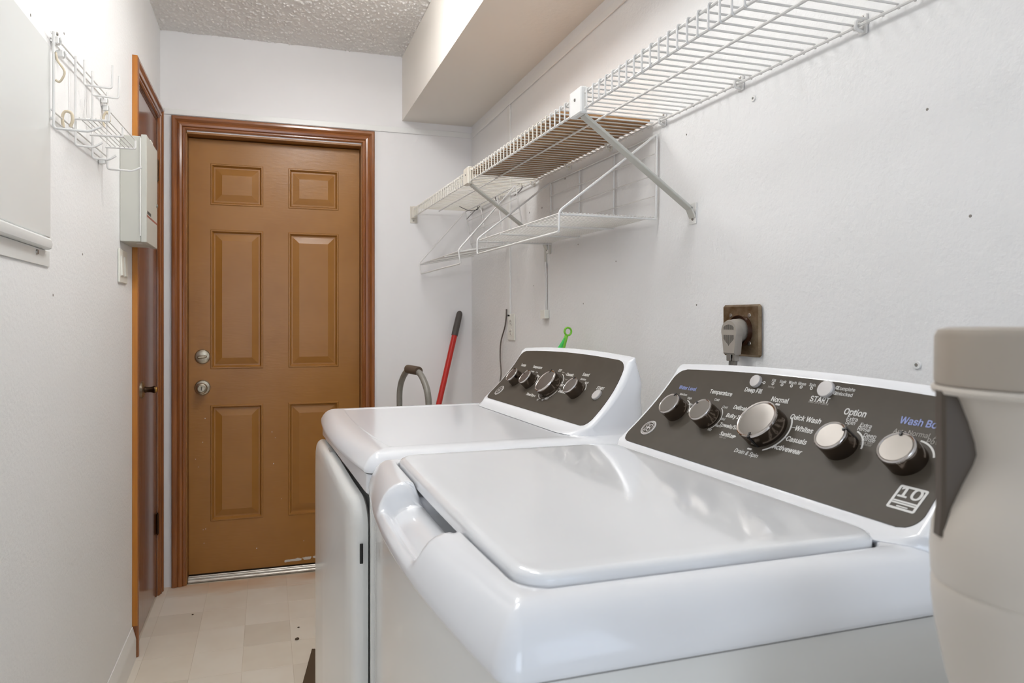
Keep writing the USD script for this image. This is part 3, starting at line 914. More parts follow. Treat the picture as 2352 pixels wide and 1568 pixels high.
# ---- dryer
dr = thing('dryer', 'white front-load dryer behind the washing machine with bronze control panel and bulging front door', 'dryer', (DR.o[0] + 0.32, DR.o[1], 0))
rings = [DR.w(R) for R in cover_rings(DR, [(i, z * (0.055 / 0.055)) for i, z in COVER])]
h2 = [(0.058, 1.0022), (0.062, 1.0012), (0.066, 1.0006), (0.2, 1.0008)]
rings += [DR.w(DR.outline(i, z)) for i, z in h2]
part(dr, 'top_cover', loft(rings), 'white_plastic', 38)
fas = []
for i, z in ((0.05, 0.950), (0.008, 0.950), (0.0045, 0.9535), (0.0045, 0.9635)):
    q = DR.outline(i, z, rf=0.02)
    if z < 0.96:
        q[:, 2] -= 0.022 * np.minimum(np.abs(q[:, 1]) / 0.3, 1.05) ** 2
    fas.append(DR.w(q))
part(dr, 'fascia', loft(fas), 'white_plastic', 40)
body = []
for z in (0.035, 0.5, 0.9605):
    q = DR.outline(0.011, z, rf=0.02)
    deep = np.where(np.abs(q[:, 1]) < 0.308, 0.040, 0.013)
    q[:, 0] = np.maximum(q[:, 0], deep + 0.17 * q[:, 1] ** 2)
    body.append(DR.w(q))
part(dr, 'cabinet', loft(body), 'body_white', 40)


def door_ring(inset, prot, y0=-0.312, y1=0.305, z0=0.105, z1=0.944, r=0.045, n=10):
    a, b, c, d = y0 + inset, y1 - inset, z0 + inset, z1 - inset
    rr_ = max(r - inset * 0.7, 0.012)
    P = []
    for cy, cz, s0 in ((b - rr_, c + rr_, -90), (b - rr_, d - rr_, 0), (a + rr_, d - rr_, 90), (a + rr_, c + rr_, 180)):
        for k in range(n + 1):
            q = math.radians(s0 + 90 * k / n)
            P.append((cy + rr_ * math.cos(q), cz + rr_ * math.sin(q)))
    # straight runs between the corners
    out = []
    for k in range(len(P)):
        p, q = P[k], P[(k + 1) % len(P)]
        m_ = 8 if k % (n + 1) == n else 1
        out += [(p[0] + (q[0] - p[0]) * u / m_, p[1] + (q[1] - p[1]) * u / m_) for u in range(m_)]
    drop = lambda y, z: (0.022 * (y / 0.3) ** 2 + 0.010 * smoothstep(-0.02, -0.27, y)) * smoothstep(0.5, 0.9, z)   # arched top edge, lowest on the near side
    return [(0.014 + 0.17 * y * y - prot, y, z - drop(y, z)) for y, z in out]


dd = [DR.w(door_ring(i, p)) for i, p in ((0.006, 0.0), (0.001, 0.004), (0.0, 0.012), (0.0015, 0.017), (0.006, 0.0225), (0.014, 0.0265), (0.03, 0.029), (0.07, 0.0305), (0.2, 0.0315), (0.29, 0.0318))]
do = part(dr, 'door', loft(dd, flip=True), 'body_white', 40)
a = DR.w([0.010, 0.02, 0.945])
part(do, 'finger_slot', cb(a - [0.010, 0.024, 0.010], a + [0.016, 0.024, 0.0015], 0.002), 'latch_grey', False, 'grey latch in the top edge')
for z in (0.82, 0.22):
    a = DR.w([0.012, -0.3195, z])
    part(dr, 'hinge', cb(a - [0.002, 0.001, 0.018], a + [0.004, 0.002, 0.018], 0.0006), 'black', False)
for sx in (0.07, 0.58):
    for sy in (-0.28, 0.28):
        c = DR.w([sx, sy, 0])
        part(dr, 'foot', lathe([(0, 0.0003), (0.022, 0.0003), (0.022, 0.012), (0.01, 0.014), (0.01, 0.0352), (0, 0.0352)], 20, c), 'rubber', 30)
part(dr, 'console', DR.console(), 'white_plastic', 32)
dp = part(dr, 'control_panel', DR.panel(), 'panel_dark', 25, 'dark bronze control panel with printed settings')
for y, t, r, mk in ((0.1877, 0.424, 0.0225, 110), (0.1014, 0.427, 0.0225, 150), (-0.0191, 0.424, 0.0345, 101), (-0.1477, 0.430, 0.0225, 100)):
    knob(DR, dr, y, t, r, 0.026, mk)
button(DR, dr, -0.2354, 0.433, 0.0128)
emblem(DR, dr, 0.2393, 0.170, 0.0172)
L_ = lambda *a, **k: lettering(DR, dp, *a, **k)
L_('Tumble', 0.2123, 0.713, 0.0076, 'print', True)
L_('Temperature', 0.1218, 0.715, 0.0076, 'print', True)
L_('Extended', 0.1620, 0.62, 0.0044)
L_('Medium', 0.1344, 0.622, 0.0046)
L_('Low', 0.1075, 0.62, 0.0046)
L_('No Heat', 0.0850, 0.557, 0.0044)
L_('OFF', -0.0080, 0.713, 0.0072, 'print', True)
L_('More', -0.0300, 0.690, 0.0044, 'print_grey')
L_('Casuals', -0.0673, 0.672, 0.0078, 'print', True)
L_('OFF', -0.0626, 0.478, 0.0072, 'print', True)
L_('Less', -0.0640, 0.585, 0.0044, 'print_grey')
L_('Delicates', -0.0887, 0.385, 0.0078, 'print', True)
L_('Timed Dry', 0.0510, 0.227, 0.0076, 'print', True)
L_('OFF', -0.0427, 0.2265, 0.0066, 'print', True)
L_('20', -0.0070, 0.1825, 0.0056)
L_('40', -0.0295, 0.197, 0.0056)
L_('60', 0.0230, 0.222, 0.0056)
L_('Sound', -0.1374, 0.712, 0.0082, 'print', True)
L_('Medium', -0.1381, 0.631, 0.0054)
L_('Loud', -0.1609, 0.592, 0.0054)
L_('START', -0.2284, 0.541, 0.0076, 'print', True)
ARC = lambda y, t, r, a0, a1, w=0.0020: flat_on(DR, dp, 'setting_arc', sector(r, r + w, a0, a1), y, t)
ARC(0.1877, 0.424, 0.0265, 15, 80, 0.0014)
ARC(0.1014, 0.427, 0.0265, 0, 75)
ARC(-0.0191, 0.424, 0.0405, 10, 75)
ARC(-0.0191, 0.424, 0.0405, -70, -10)
ARC(-0.0191, 0.424, 0.0405, -150, -95)
ARC(-0.1477, 0.430, 0.0265, 15, 75)
for y, t, L in ((-0.0480, 0.672, 0.012), (-0.0500, 0.60, 0.006), (-0.0560, 0.52, 0.010), (-0.0640, 0.42, 0.008)):
    flat_on(DR, dp, 'marker', sbox(-L / 2, -0.0004, L / 2, 0.0004), y, t)


# ------------------------------------------------------------------ ventilated wire shelf on the right wall
SZ = lambda y: 1.786 + (y - 1.4) * 0.0175
FX, RX, MX = 0.7285, 1.0335, 0.8625
Y0s, Y1s = 0.35, 3.262
sh = thing('wire_shelf', 'long white ventilated wire shelf along the right wall above the machines', 'shelf', (XR, 1.8, 1.80))
ry = np.linspace(Y0s, Y1s, 14)
for x, dz, r, nm in ((RX, -0.003, 0.0032, 'rail'), (MX, -0.0048, 0.003, 'rail'), (FX, -0.003, 0.0030, 'rail'), (FX - 0.001, -0.0405, 0.0032, 'rail')):
    part(sh, nm, tube([(x, y, SZ(y) + dz) for y in ry], r, 8), 'vinyl', 40)
pitch = 0.0291
k = 0
y = Y0s + 0.012
while y < Y1s - 0.005:
    z = SZ(y)
    w = tube(bend([(RX + 0.0035, y, z - 0.006), (RX + 0.0035, y, z + 0.0022), (FX - 0.0052, y, z + 0.0022), (FX - 0.0052, y, z - 0.042), (FX - 0.001, y, z - 0.0435)], 0.0045, 3), 0.0021, 6)
    part(sh, 'wire', w, 'vinyl' if y < 1.6 else 'vinyl_old', 50)
    y += pitch
# end cap at the far wall, joint boxes, braces, wall clips
def jbox(y, old):
    z = SZ(y)
    b = part(sh, 'bracket_cap', cb([FX - 0.013, y - 0.029, z - 0.052], [FX + 0.006, y + 0.029, z + 0.012], 0.003), 'vinyl_old' if old else 'trim_white', False)
    part(b, 'screw', lathe([(0, 0), (0.0042, 0), (0.0036, 0.0014), (0, 0.0018)], 14, (FX - 0.013, y, z - 0.014), (-1, 0, 0)), 'screw', 30)
    b = part(sh, 'brace', cat_([bar((FX + 0.006, y - 0.004, z - 0.050), (XR - 0.012, y - 0.004, z - 0.262), 0.025, 0.007, (1, 0, 0.7)),
                                bar((XR - 0.016, y - 0.004, z - 0.257), (XR - 0.003, y - 0.004, z - 0.285), 0.025, 0.005, (1, 0, 0.3))]), 'brace', False)
    part(b, 'foot_plate', cb([XR - 0.0028, y - 0.017, z - 0.300], [XR - 0.0004, y + 0.013, z - 0.246], 0.001), 'trim_white', False)
    part(b, 'screw', lathe([(0, 0), (0.005, 0), (0.004, 0.0014), (0, 0.002)], 14, (XR - 0.0028, y - 0.003, z - 0.286), (-1, 0, 0)), 'screw', 30)
jbox(1.425, False)
jbox(2.320, True)
ec = part(sh, 'end_cap', cat_([cb([FX - 0.012, 3.245, SZ(3.26) - 0.048], [FX + 0.012, YF - 0.001, SZ(3.26) + 0.012], 0.003), cb([FX - 0.016, YF - 0.004, SZ(3.26) - 0.070], [FX + 0.022, YF - 0.0006, SZ(3.26) + 0.016], 0.0012)]), 'vinyl_old', False)
part(ec, 'screw', lathe([(0, 0), (0.004, 0), (0.003, 0.0014), (0, 0.0018)], 14, (FX + 0.002, YF - 0.004, SZ(3.26) - 0.057), (0, -1, 0)), 'screw', 30)
for y in (0.62, 0.9315, 1.2475, 1.545, 1.83, 2.12, 2.435, 2.80, 3.10):
    z = SZ(y)
    c = part(sh, 'wall_clip', cat_([cb([XR - 0.0045, y - 0.009, z - 0.018], [XR - 0.0004, y + 0.009, z + 0.018], 0.0015), tube(bend([(XR - 0.004, y, z + 0.007), (RX - 0.007, y, z + 0.005), (RX - 0.007, y, z - 0.010), (XR - 0.004, y, z - 0.013)], 0.005), 0.0032, 8)]), 'vinyl' if y < 1.7 else 'vinyl_old', 30)
    part(c, 'screw', lathe([(0, 0), (0.0036, 0), (0.003, 0.0012), (0, 0.0016)], 12, (XR - 0.0045, y, z + 0.013), (-1, 0, 0)), 'screw', 30)
solo('shelf_board', cb([0.748, 1.592, SZ(1.6) + 0.0048 + 0.004], [1.030, 2.39, SZ(1.6) + 0.0168 + 0.004], 0.001).apply_transform(
    np.array([[1, 0, 0, 0], [0, 1, 0, 0], [0, 0.0175, 1, -0.0175 * 1.6 - 0.0038], [0, 0, 0, 1]])), 'board', 'brown wood-fibre board lying on the wire shelf between the two braces', 'board', False)


# ------------------------------------------------------------------ two hanging wire racks under the shelf
def rack_parts(t, length, n=26):
    """local: back at x=0 (wall side), front at x=-D, near end y=0, deck at z=0"""
    D, HB, LIP = 0.292, 0.229, 0.050
    R1, R2 = 0.0034, 0.0017
    P = lambda name, mesh: part(t, name, mesh, 'vinyl', 50, local=True)
    for y in (0.0, length):
        P('side_wire', tube(bend([(0, y, -0.001), (0, y, HB), (-D, y, 0.004), (-D, y, -LIP), (-D, y + (0.02 if y == 0 else -0.02), -LIP - 0.0005)], 0.012), R1, 8))
    P('front_bar', tube([(-D, 0.016, -LIP - 0.0005), (-D, length - 0.016, -LIP - 0.0005)], R1, 8))
    P('top_bar', tube([(0, 0.0, HB - 0.002), (0, length, HB - 0.002)], R1 * 0.85, 8))
    for k in (1, 2):
        P('upright', tube([(0.001, length * k / 3, HB + 0.004), (0.001, length * k / 3, -0.002)], R1 * 0.9, 8))
    for z in (0.059, 0.117, 0.175):
        P('back_wire', tube([(-0.0045, 0, z), (-0.0045, length, z)], R2 * 0.9, 6))
    for k in range(4):
        P('cross_rod', tube([(0.001, length * k / 3, -0.0045), (-D + 0.004, length * k / 3, -0.0045)], 0.0028, 8))
    for k in range(n):
        x = -0.008 - (D - 0.016) * k / (n - 1)
        P('deck_wire', tube([(x, -0.003, 0), (x, length + 0.003, 0)], R2 if k < n - 1 else 0.0026, 6))


rk = thing('wire_rack', 'white wire hanging rack under the shelf, the nearer of the two', 'wire rack', (XR - 0.010, 1.573, 1.527), 'wire racks hung under the shelf', rot=(0.9, 0, 0))
rack_parts(rk, 0.693)
r2 = UsdGeom.Xform.Define(stage, '/World/' + numbered('/World', 'wire_rack'))
r2.GetPrim().GetReferences().AddInternalReference(rk.GetPath())
r2.GetPrim().SetInstanceable(True)
for op in UsdGeom.Xformable(r2).GetOrderedXformOps():
    pass
r2.ClearXformOpOrder()
r2.AddTranslateOp(opSuffix='place').Set(Gf.Vec3d(XR - 0.013, 2.515, 1.578))
r2.AddRotateXYZOp(opSuffix='place').Set(Gf.Vec3f(0.6, -10.5, 0))
say(r2.GetPrim(), 'white wire hanging rack in the far corner, tilted and tied up with black wire', 'wire rack', 'wire racks hung under the shelf')
for i, (y, pts) in enumerate(((2.53, [(0.0, 0.012, 0.012), (0.010, 0, 0.018), (0.014, -0.004, -0.002), (0.004, 0.004, -0.016), (-0.006, 0.03, -0.03)]), (2.78, [(0.0, 0.0, 0.014), (-0.012, 0.0, 0.008), (-0.010, 0.004, -0.010), (0.002, 0.006, -0.014)]), (3.06, [(0, 0, 0.012), (-0.008, 0, 0.004), (-0.004, 0.002, -0.012), (-0.05, 0.0, -0.02), (-0.10, 0.002, -0.002)]), (3.05, [(0, -0.02, 0.012), (-0.006, -0.022, -0.004), (-0.03, 0.0, -0.028), (-0.065, 0.0, -0.065)]))):
    z = SZ(y) - 0.006
    solo('wire_tie', tube(smooth_path([(1.012 + a, y + b, z + c) for a, b, c in pts], 5), 0.0016, 6), 'tie_black', ('twist of black wire at the near end of the tilted far rack', 'short black hook-shaped wire tie at mid length of the tilted far rack', 'long black wire tie end curling left under the far end of the shelf', 'black wire tie end hanging down left at the far end of the shelf')[i], 'wire tie', 50, 'black wire ties holding the far rack to the shelf')

# ------------------------------------------------------------------ right wall fittings
ou = thing('wall_outlet', 'cream duplex outlet on the right wall below the upright batten', 'outlet', (XR, 2.692, 1.215))
part(ou, 'cover_plate', cb([XR - 0.006, 2.650, 1.157], [XR - 0.0004, 2.734, 1.274], 0.0025), 'ivory', False)
for z in (1.238, 1.193):
    q = part(ou, 'socket', lathe([(0, 0), (0.0165, 0), (0.0165, 0.0015), (0.0155, 0.0025), (0, 0.0025)], 24, (XR - 0.0058, 2.692, z), (-1, 0, 0)), 'ivory', 30)
    part(q, 'slot', cat_([cb([XR - 0.009, 2.685, z], [XR - 0.0082, 2.687, z + 0.009], 0.0002), cb([XR - 0.009, 2.697, z], [XR - 0.0082, 2.699, z + 0.008], 0.0002), lathe([(0, 0), (0.0024, 0), (0.0024, 0.0008), (0, 0.0008)], 10, (XR - 0.0082, 2.692, z - 0.008), (-1, 0, 0))]), 'slot_dark', False)
solo('phone_cable', tube(smooth_path([(XR - 0.009, 2.738, 1.296), (XR - 0.010, 2.738, 1.262), (XR - 0.010, 2.756, 1.215), (XR - 0.012, 2.800, 1.150), (XR - 0.014, 2.806, 1.08), (XR - 0.022, 2.772, 1.01), (XR - 0.04, 2.735, 0.975), (XR - 0.06, 2.70, 0.94)], 8), 0.0034, 8), 'cable_dark', 'thin grey-brown cable hanging from the batten beside the outlet down behind the dryer', 'cable', 50)
hk = thing('wall_hook', 'white bent metal hook under the nearer wire rack holding a thin cord pair', 'hook', (XR, 2.305, 1.50))
part(hk, 'strap', cat_([cb([XR - 0.004, 2.320, 1.463], [XR - 0.0005, 2.337, 1.548], 0.001), cb([XR - 0.004, 2.278, 1.498], [XR - 0.0005, 2.292, 1.548], 0.001), cb([XR - 0.004, 2.278, 1.538], [XR - 0.0005, 2.337, 1.548], 0.001), bar((XR - 0.003, 2.328, 1.466), (XR - 0.010, 2.312, 1.445), 0.014, 0.003, (1, 0, 0))]), 'brace', False)
part(hk, 'screw', lathe([(0, 0), (0.0045, 0), (0.0036, 0.0014), (0, 0.0018)], 14, (XR - 0.004, 2.308, 1.538), (-1, 0, 0)), 'screw', 30)
cd = thing('cord_end', 'thin pale cord pair with a white block at its end, hanging from the bent hook', 'cord', (XR, 2.315, 1.25))
for y in (2.3105, 2.3165):
    part(cd, 'cord', tube([(XR - 0.010, y, 1.470), (XR - 0.007, y, 1.38), (XR - 0.007, y, 1.28)], 0.0024, 8), 'vinyl', 50)
part(cd, 'connector', cb([XR - 0.020, 2.297, 1.2515], [XR - 0.0006, 2.341, 1.2855], 0.002), 'ivory', False)

dp_ = thing('dryer_outlet', 'worn brown steel dryer outlet plate on the right wall above the washing machine', 'outlet', (XR, 1.24, 1.218))
pl = cb([XR - 0.010, 1.180, 1.160], [XR - 0.0004, 1.302, 1.277], 0.008)
part(dp_, 'cover_plate', pl, 'plate_metal', False)
part(dp_, 'socket', lathe([(0.0, 0.0), (0.036, 0.0), (0.0345, 0.010), (0.033, 0.010), (0.0325, 0.003), (0.0, 0.003)], 36, (XR - 0.0095, 1.238, 1.2185), (-1, 0, 0)), 'socket_dark', 35, 'dark burnt round socket')
for y, z in ((1.2725, 1.2525), (1.212, 1.2525), (1.212, 1.190)):
    s_ = part(dp_, 'screw', lathe([(0, 0), (0.0052, 0), (0.0045, 0.0018), (0, 0.0024)], 16, (XR - 0.0098, y, z), (-1, 0, 0)), 'screw', 30)
pg = thing('dryer_plug', 'grey angled dryer plug with ribbed face pushed into the steel outlet plate', 'plug', (XR - 0.05, 1.238, 1.218))
prof = unary_union([Point(0, 0.0).buffer(0.0265, 24), Polygon([(-0.0262, 0.004), (0.0262, 0.004), (0.0185, -0.052), (-0.0185, -0.052)])])
PX0 = XR + 0.002
def plug_slice(sc, x):
    p_ = np.array(prof.exterior.coords)[:-1]
    return [(x, 1.238 - a * sc, 1.2165 + b * sc + (0 if sc == 1 else 0)) for a, b in p_]
part(pg, 'body', loft([plug_slice(0.97, PX0 - 0.0275), plug_slice(1.0, PX0 - 0.0292), plug_slice(1.0, PX0 - 0.042), plug_slice(0.93, PX0 - 0.0455)], flip=True), 'plug_grey', 35)
part(pg, 'neck', lathe([(0, 0), (0.027, 0), (0.026, 0.016), (0.023, 0.026), (0, 0.026)], 32, (XR - 0.0135, 1.238, 1.2185), (-1, 0, 0)), 'plug_grey', 35)
for k in range(11):
    a = (k - 5) * 0.0031
    h = 0.0115 * math.sqrt(max(0.08, 1 - (a / 0.0185) ** 2))
    part(pg, 'rib_slot', cb([PX0 - 0.0462, 1.238 - a - 0.0006, 1.2205], [PX0 - 0.0452, 1.238 - a + 0.0007, 1.2205 + h], 0.0001), 'rib_grey', False)
    d = 0.024 * (1 - abs(a) / 0.026)
    part(pg, 'rib_slot', cb([PX0 - 0.0462, 1.238 - a - 0.0007, 1.2085 - d], [PX0 - 0.0452, 1.238 - a + 0.0007, 1.2085], 0.0001), 'rib_grey', False)
part(pg, 'strain_relief', cat_([cb([PX0 - 0.042, 1.2435 - 0.007, 1.150], [PX0 - 0.028, 1.2435 + 0.007, 1.166], 0.001), cb([PX0 - 0.040, 1.229 - 0.0045, 1.150], [PX0 - 0.028, 1.229 + 0.0045, 1.166], 0.001)]), 'screw', False)
for dy in (-0.0075, 0.0, 0.0075):
    part(pg, 'cord', tube(smooth_path([(PX0 - 0.034, 1.237 + dy, 1.156), (PX0 - 0.033, 1.239 + dy, 1.12), (PX0 - 0.02, 1.243 + dy, 1.05), (XR - 0.03, 1.25 + dy, 0.9), (XR - 0.03, 1.26 + dy, 0.6)], 6), 0.0043, 8), 'cord_grey', 50)

gh = thing('green_scrubber', 'green plastic brush handle with a ring end standing up behind the dryer', 'brush', (0.93, 2.05, 0.0))
E1 = np.array([0.962, -0.273, 0.0])                                   # the handle's broad side faces the room
GV = np.array([0.273, 0.962, 0.0])
gc = np.array([0.9735, 1.99, 1.2063])
ring = tube([gc + 0.0112 * (math.cos(a) * E1 + math.sin(a) * np.array([0, 0, 1.15])) for a in np.linspace(0, 2 * PI, 28, endpoint=False)], 0.0033, 10, closed=True)
ring.vertices += np.outer((np.array(ring.vertices) - gc) @ GV, GV) * 1.2
part(gh, 'ring', ring, 'green', 50)
def hand(x, y, z, w, d):
    return [np.array([x, y, z]) + w * math.cos(a) * E1 + d * math.sin(a) * GV for a in np.linspace(0, 2 * PI, 24, endpoint=False)]
part(gh, 'handle', loft([hand(0.9695, 1.991, 1.1955, 0.0062, 0.005), hand(0.9668, 1.992, 1.186, 0.0068, 0.006), hand(0.958, 1.994, 1.165, 0.0100, 0.008), hand(0.9500, 1.997, 1.134, 0.0120, 0.010), hand(0.935, 2.0, 1.06, 0.014, 0.011), hand(0.92, 2.01, 0.82, 0.013, 0.011), hand(0.90, 2.03, 0.4, 0.011, 0.010), hand(0.885, 2.05, 0.03, 0.011, 0.010)], flip=False), 'green', 50)
part(gh, 'brush_head', cb([0.84, 1.98, 0.001], [0.97, 2.13, 0.05], 0.008), 'green2', False)
part(gh, 'grip_inlay', loft([hand(0.9615, 1.990, 1.186, 0.0012, 0.003), hand(0.952, 1.991, 1.165, 0.0060, 0.007), hand(0.9365, 1.993, 1.134, 0.0115, 0.010), hand(0.918, 1.997, 1.06, 0.013, 0.010), hand(0.915, 2.0, 0.95, 0.008, 0.008)], flip=False), 'green2', 50, 'deeper green grip inlay')

# ------------------------------------------------------------------ behind the dryer
ht = thing('hand_truck', 'grey tube hand truck with ribbed brown loop grip behind the dryer', 'hand truck', (0.57, 2.6, 0))
A, B = np.array([0.545, 2.72, 0.0]), np.array([0.594, 2.40, 0.0])
up = lambda q, z, x=0: (q[0] + x, q[1], z)
mid = (A + B) / 2
loop = bend([up(A, 0.06), up(A, 0.97), up(A * 0.72 + B * 0.28, 1.045), up(A * 0.28 + B * 0.72, 1.045), up(B, 0.97), up(B, 0.06)], 0.085, 8)
part(ht, 'tube_frame', tube(loop, 0.0125, 12), 'tube_grey', 50)
ga, gb = np.array(up(A * 0.69 + B * 0.31, 1.045)), np.array(up(A * 0.31 + B * 0.69, 1.045))
gp = [ga + (gb - ga) * u for u in np.linspace(0, 1, 45)]
part(ht, 'grip', tube(gp, 0.0165 + 0.0014 * np.sin(np.linspace(0, 11 * 2 * PI, 45)), 14), 'grip_brown', 50)
part(ht, 'toe_plate', cb([0.50, 2.36, 0.002], [0.78, 2.76, 0.012], 0.002), 'tube_grey', False)
for q in (A, B):
    part(ht, 'wheel', cat_([lathe([(0.0, -0.018), (0.06, -0.018), (0.072, -0.010), (0.072, 0.010), (0.06, 0.018), (0.0, 0.018)], 28, (q[0] - 0.05, q[1] + (0.045 if q is A else -0.045), 0.0725), (0, 1, 0))]), 'rubber', 35)
    part(ht, 'axle_strut', tube([(q[0] - 0.05, q[1] + (0.03 if q is A else -0.03), 0.0725), (q[0], q[1], 0.10)], 0.008, 8), 'tube_grey', 50)
    part(ht, 'leg_foot', tube([(q[0], q[1], 0.0135), (q[0], q[1], 0.07)], 0.0125, 12), 'tube_grey', 50)

bm = thing('red_pole', 'red metal broom pole with dark grip leaning into the far corner', 'broom', (0.70, 3.1, 0))
P0, P1 = np.array([0.605, 3.03, 0.03]), np.array([0.9755, 3.258, 1.296])
dP = (P1 - P0) / np.linalg.norm(P1 - P0)
gL = 0.135
part(bm, 'pole', tube([P0, P1 - dP * gL * 0.95], 0.0145, 16), 'red', 50)
gs = [(0, 0.0172), (0.02, 0.0172), (0.10, 0.0165), (gL - 0.018, 0.016), (gL - 0.008, 0.0135), (gL - 0.002, 0.009), (gL, 0.004)]
part(bm, 'grip', tube([P1 - dP * (gL - s_) for s_, _ in gs], np.array([r for _, r in gs]), 16), 'rubber', 50)
part(bm, 'broom_head', cb([0.50, 2.995, 0.001], [0.70, 3.055, 0.045], 0.006), 'rubber', False)

solo('floor_mat', extrude(Polygon([(0.165, 2.50), (0.050, 1.93), (0.30, 1.87), (0.36, 2.45)]), 0.006).apply_translation([0, 0, 0.0004]), 'mat_dark', 'dark mat corner on the floor in front of the dryer', 'mat', False)

for k, (x, y, r) in enumerate(((0.115, 2.60, 0.0065), (0.125, 2.70, 0.004), (-0.30, 2.94, 0.0035))):
    q = trimesh.creation.icosphere(1, r)
    q.apply_scale([1.3, 0.9, 0.6])
    q.vertices += 0.25 * r * (meshkit.noise(np.array(q.vertices) * 900, k)[:, None] - 0.5)
    solo('crumb', q.apply_translation([x, y, r * 0.62]), 'mat_dark', ('largest brown crumb on the floor by the dryer', 'small brown crumb just behind the largest one', 'tiny brown crumb on the floor near the left door')[k], 'crumb', 40, 'crumbs on the vinyl floor')

# ------------------------------------------------------------------ left wall
ap = thing('access_panel', 'flat white painted metal panel at the left edge with a rolled lower lip', 'panel', (XL, 1.45, 1.36))
part(ap, 'cover', cb([XL + 0.0005, 1.12, 1.4275], [XL + 0.006, 1.662, 1.861], 0.0015), 'panel_white', False)
lip = [(0.0005, 1.4235), (0.012, 1.4235), (0.0165, 1.419), (0.018, 1.410), (0.016, 1.401), (0.010, 1.398), (0.0005, 1.398)]
part(ap, 'lower_lip', loft([[(XL + a, y, z) for a, z in lip] for y in (1.12, 1.634)]), 'panel_white', 30)
part(ap, 'flange', cb([XL + 0.0005, 1.12, 1.3615], [XL + 0.0035, 1.6635, 1.3975], 0.001), 'panel_white', False)
part(ap, 'bolt', lathe([(0, 0), (0.006, 0), (0.005, 0.003), (0, 0.004)], 14, (XL + 0.0035, 1.577, 1.3875), (1, 0, 0)), 'screw', 30)

lr = thing('hook_rack', 'white wire grid with hooks and small wire tray on the left wall', 'wire rack', (XL, 1.9, 1.70))
V = lambda nm, pts, r=0.0027, b=0.006, m='vinyl': part(lr, nm, tube(bend(pts, b), r, 8), m, 50)
bxk = XL + 0.014
tilt = lambda y, z: z + (y - 1.65) * 0.075
for i, (y, zl, reach, tip) in enumerate(((1.655, 1.675, 0.072, 0.025), (1.829, 1.682, 0.041, 0.020), (1.995, 1.690, 0.041, 0.018), (2.170, 1.700, 0.070, 0.025))):
    V('hook_upright', [(bxk, y, tilt(y, 1.892)), (bxk, y, zl), (bxk + reach, y, zl - 0.002), (bxk + reach + tip, y, zl + 0.011)], 0.0030, 0.008)
for z in (1.890, 1.872, 1.716, 1.697):
    V('grid_wire', [(bxk - 0.004, 1.652, z), (bxk - 0.004, 2.173, tilt(2.173, z) - (0.006 if z > 1.8 else 0.016))], 0.0022)
for y in (1.90, 1.98):
    V('coat_prong', [(bxk + 0.003, y, 1.924), (bxk + 0.003, y, 1.859), (bxk + 0.068, y, 1.856), (bxk + 0.070, y, 1.917)], 0.0028, 0.007)
for y, z in ((1.82, 1.746), (1.98, 1.750), (2.16, 1.763)):
    V('tray_rail', [(bxk - 0.003, y, z), (bxk + 0.079, y, z + 0.001), (bxk + 0.079, y, z + 0.026)], 0.0030, 0.004)
for k in range(6):
    x = bxk + 0.012 + 0.0125 * k
    V('tray_wire', [(x, 1.815, 1.7485), (x, 2.165, 1.766)], 0.0014)
V('tray_wire', [(bxk + 0.079, 1.82, 1.772), (bxk + 0.079, 2.16, 1.789)], 0.0015)
for y, z in ((1.685, 1.885), (1.72, 1.868), (2.15, 1.90), (2.165, 1.882), (2.12, 1.712)):
    part(lr, 'fixing_clip', cat_([cb([bxk - 0.012, y - 0.007, z - 0.009], [bxk + 0.004, y + 0.007, z + 0.009], 0.002), tube([(bxk + 0.005, y - 0.004, z + 0.006), (bxk + 0.007, y, z), (bxk + 0.005, y + 0.004, z - 0.007)], 0.0022, 6)]), 'trim_white', False)
part(lr, 'screw', lathe([(0, 0), (0.005, 0), (0.004, 0.002), (0, 0.003)], 14, (XL + 0.0004, 1.728, 1.9165), (1, 0, 0)), 'screw', 30)
S1 = [(XL + 0.018, 1.655, 1.846), (XL + 0.022, 1.655, 1.828), (XL + 0.034, 1.655, 1.810), (XL + 0.035, 1.655, 1.797), (XL + 0.026, 1.655, 1.781), (XL + 0.018, 1.655, 1.784)]
solo('s_hook', tube(smooth_path(S1, 6), 0.0026, 8), 'beige', 'beige bent wire hook hanging at the near end of the hook rack', 'hook', 50, 'loose beige hooks on the hook rack')
S2 = [(XL + 0.012, 1.735, 1.700), (XL + 0.010, 1.735, 1.724), (XL + 0.016, 1.735, 1.738), (XL + 0.028, 1.738, 1.736), (XL + 0.031, 1.738, 1.720), (XL + 0.026, 1.738, 1.703)]
solo('s_hook', tube(smooth_path(S2, 6), 0.0036, 8), 'beige', 'beige plastic hook over the lower wires of the hook rack', 'hook', 50, 'loose beige hooks on the hook rack')
S3 = [(XL + 0.010, 2.148, 1.820), (XL + 0.008, 2.148, 1.848), (XL + 0.016, 2.148, 1.865), (XL + 0.024, 2.15, 1.856), (XL + 0.024, 2.15, 1.838)]
solo('s_hook', tube(smooth_path(S3, 6), 0.0036, 8), 'beige', 'beige plastic hook at the far end of the hook rack', 'hook', 50, 'loose beige hooks on the hook rack')

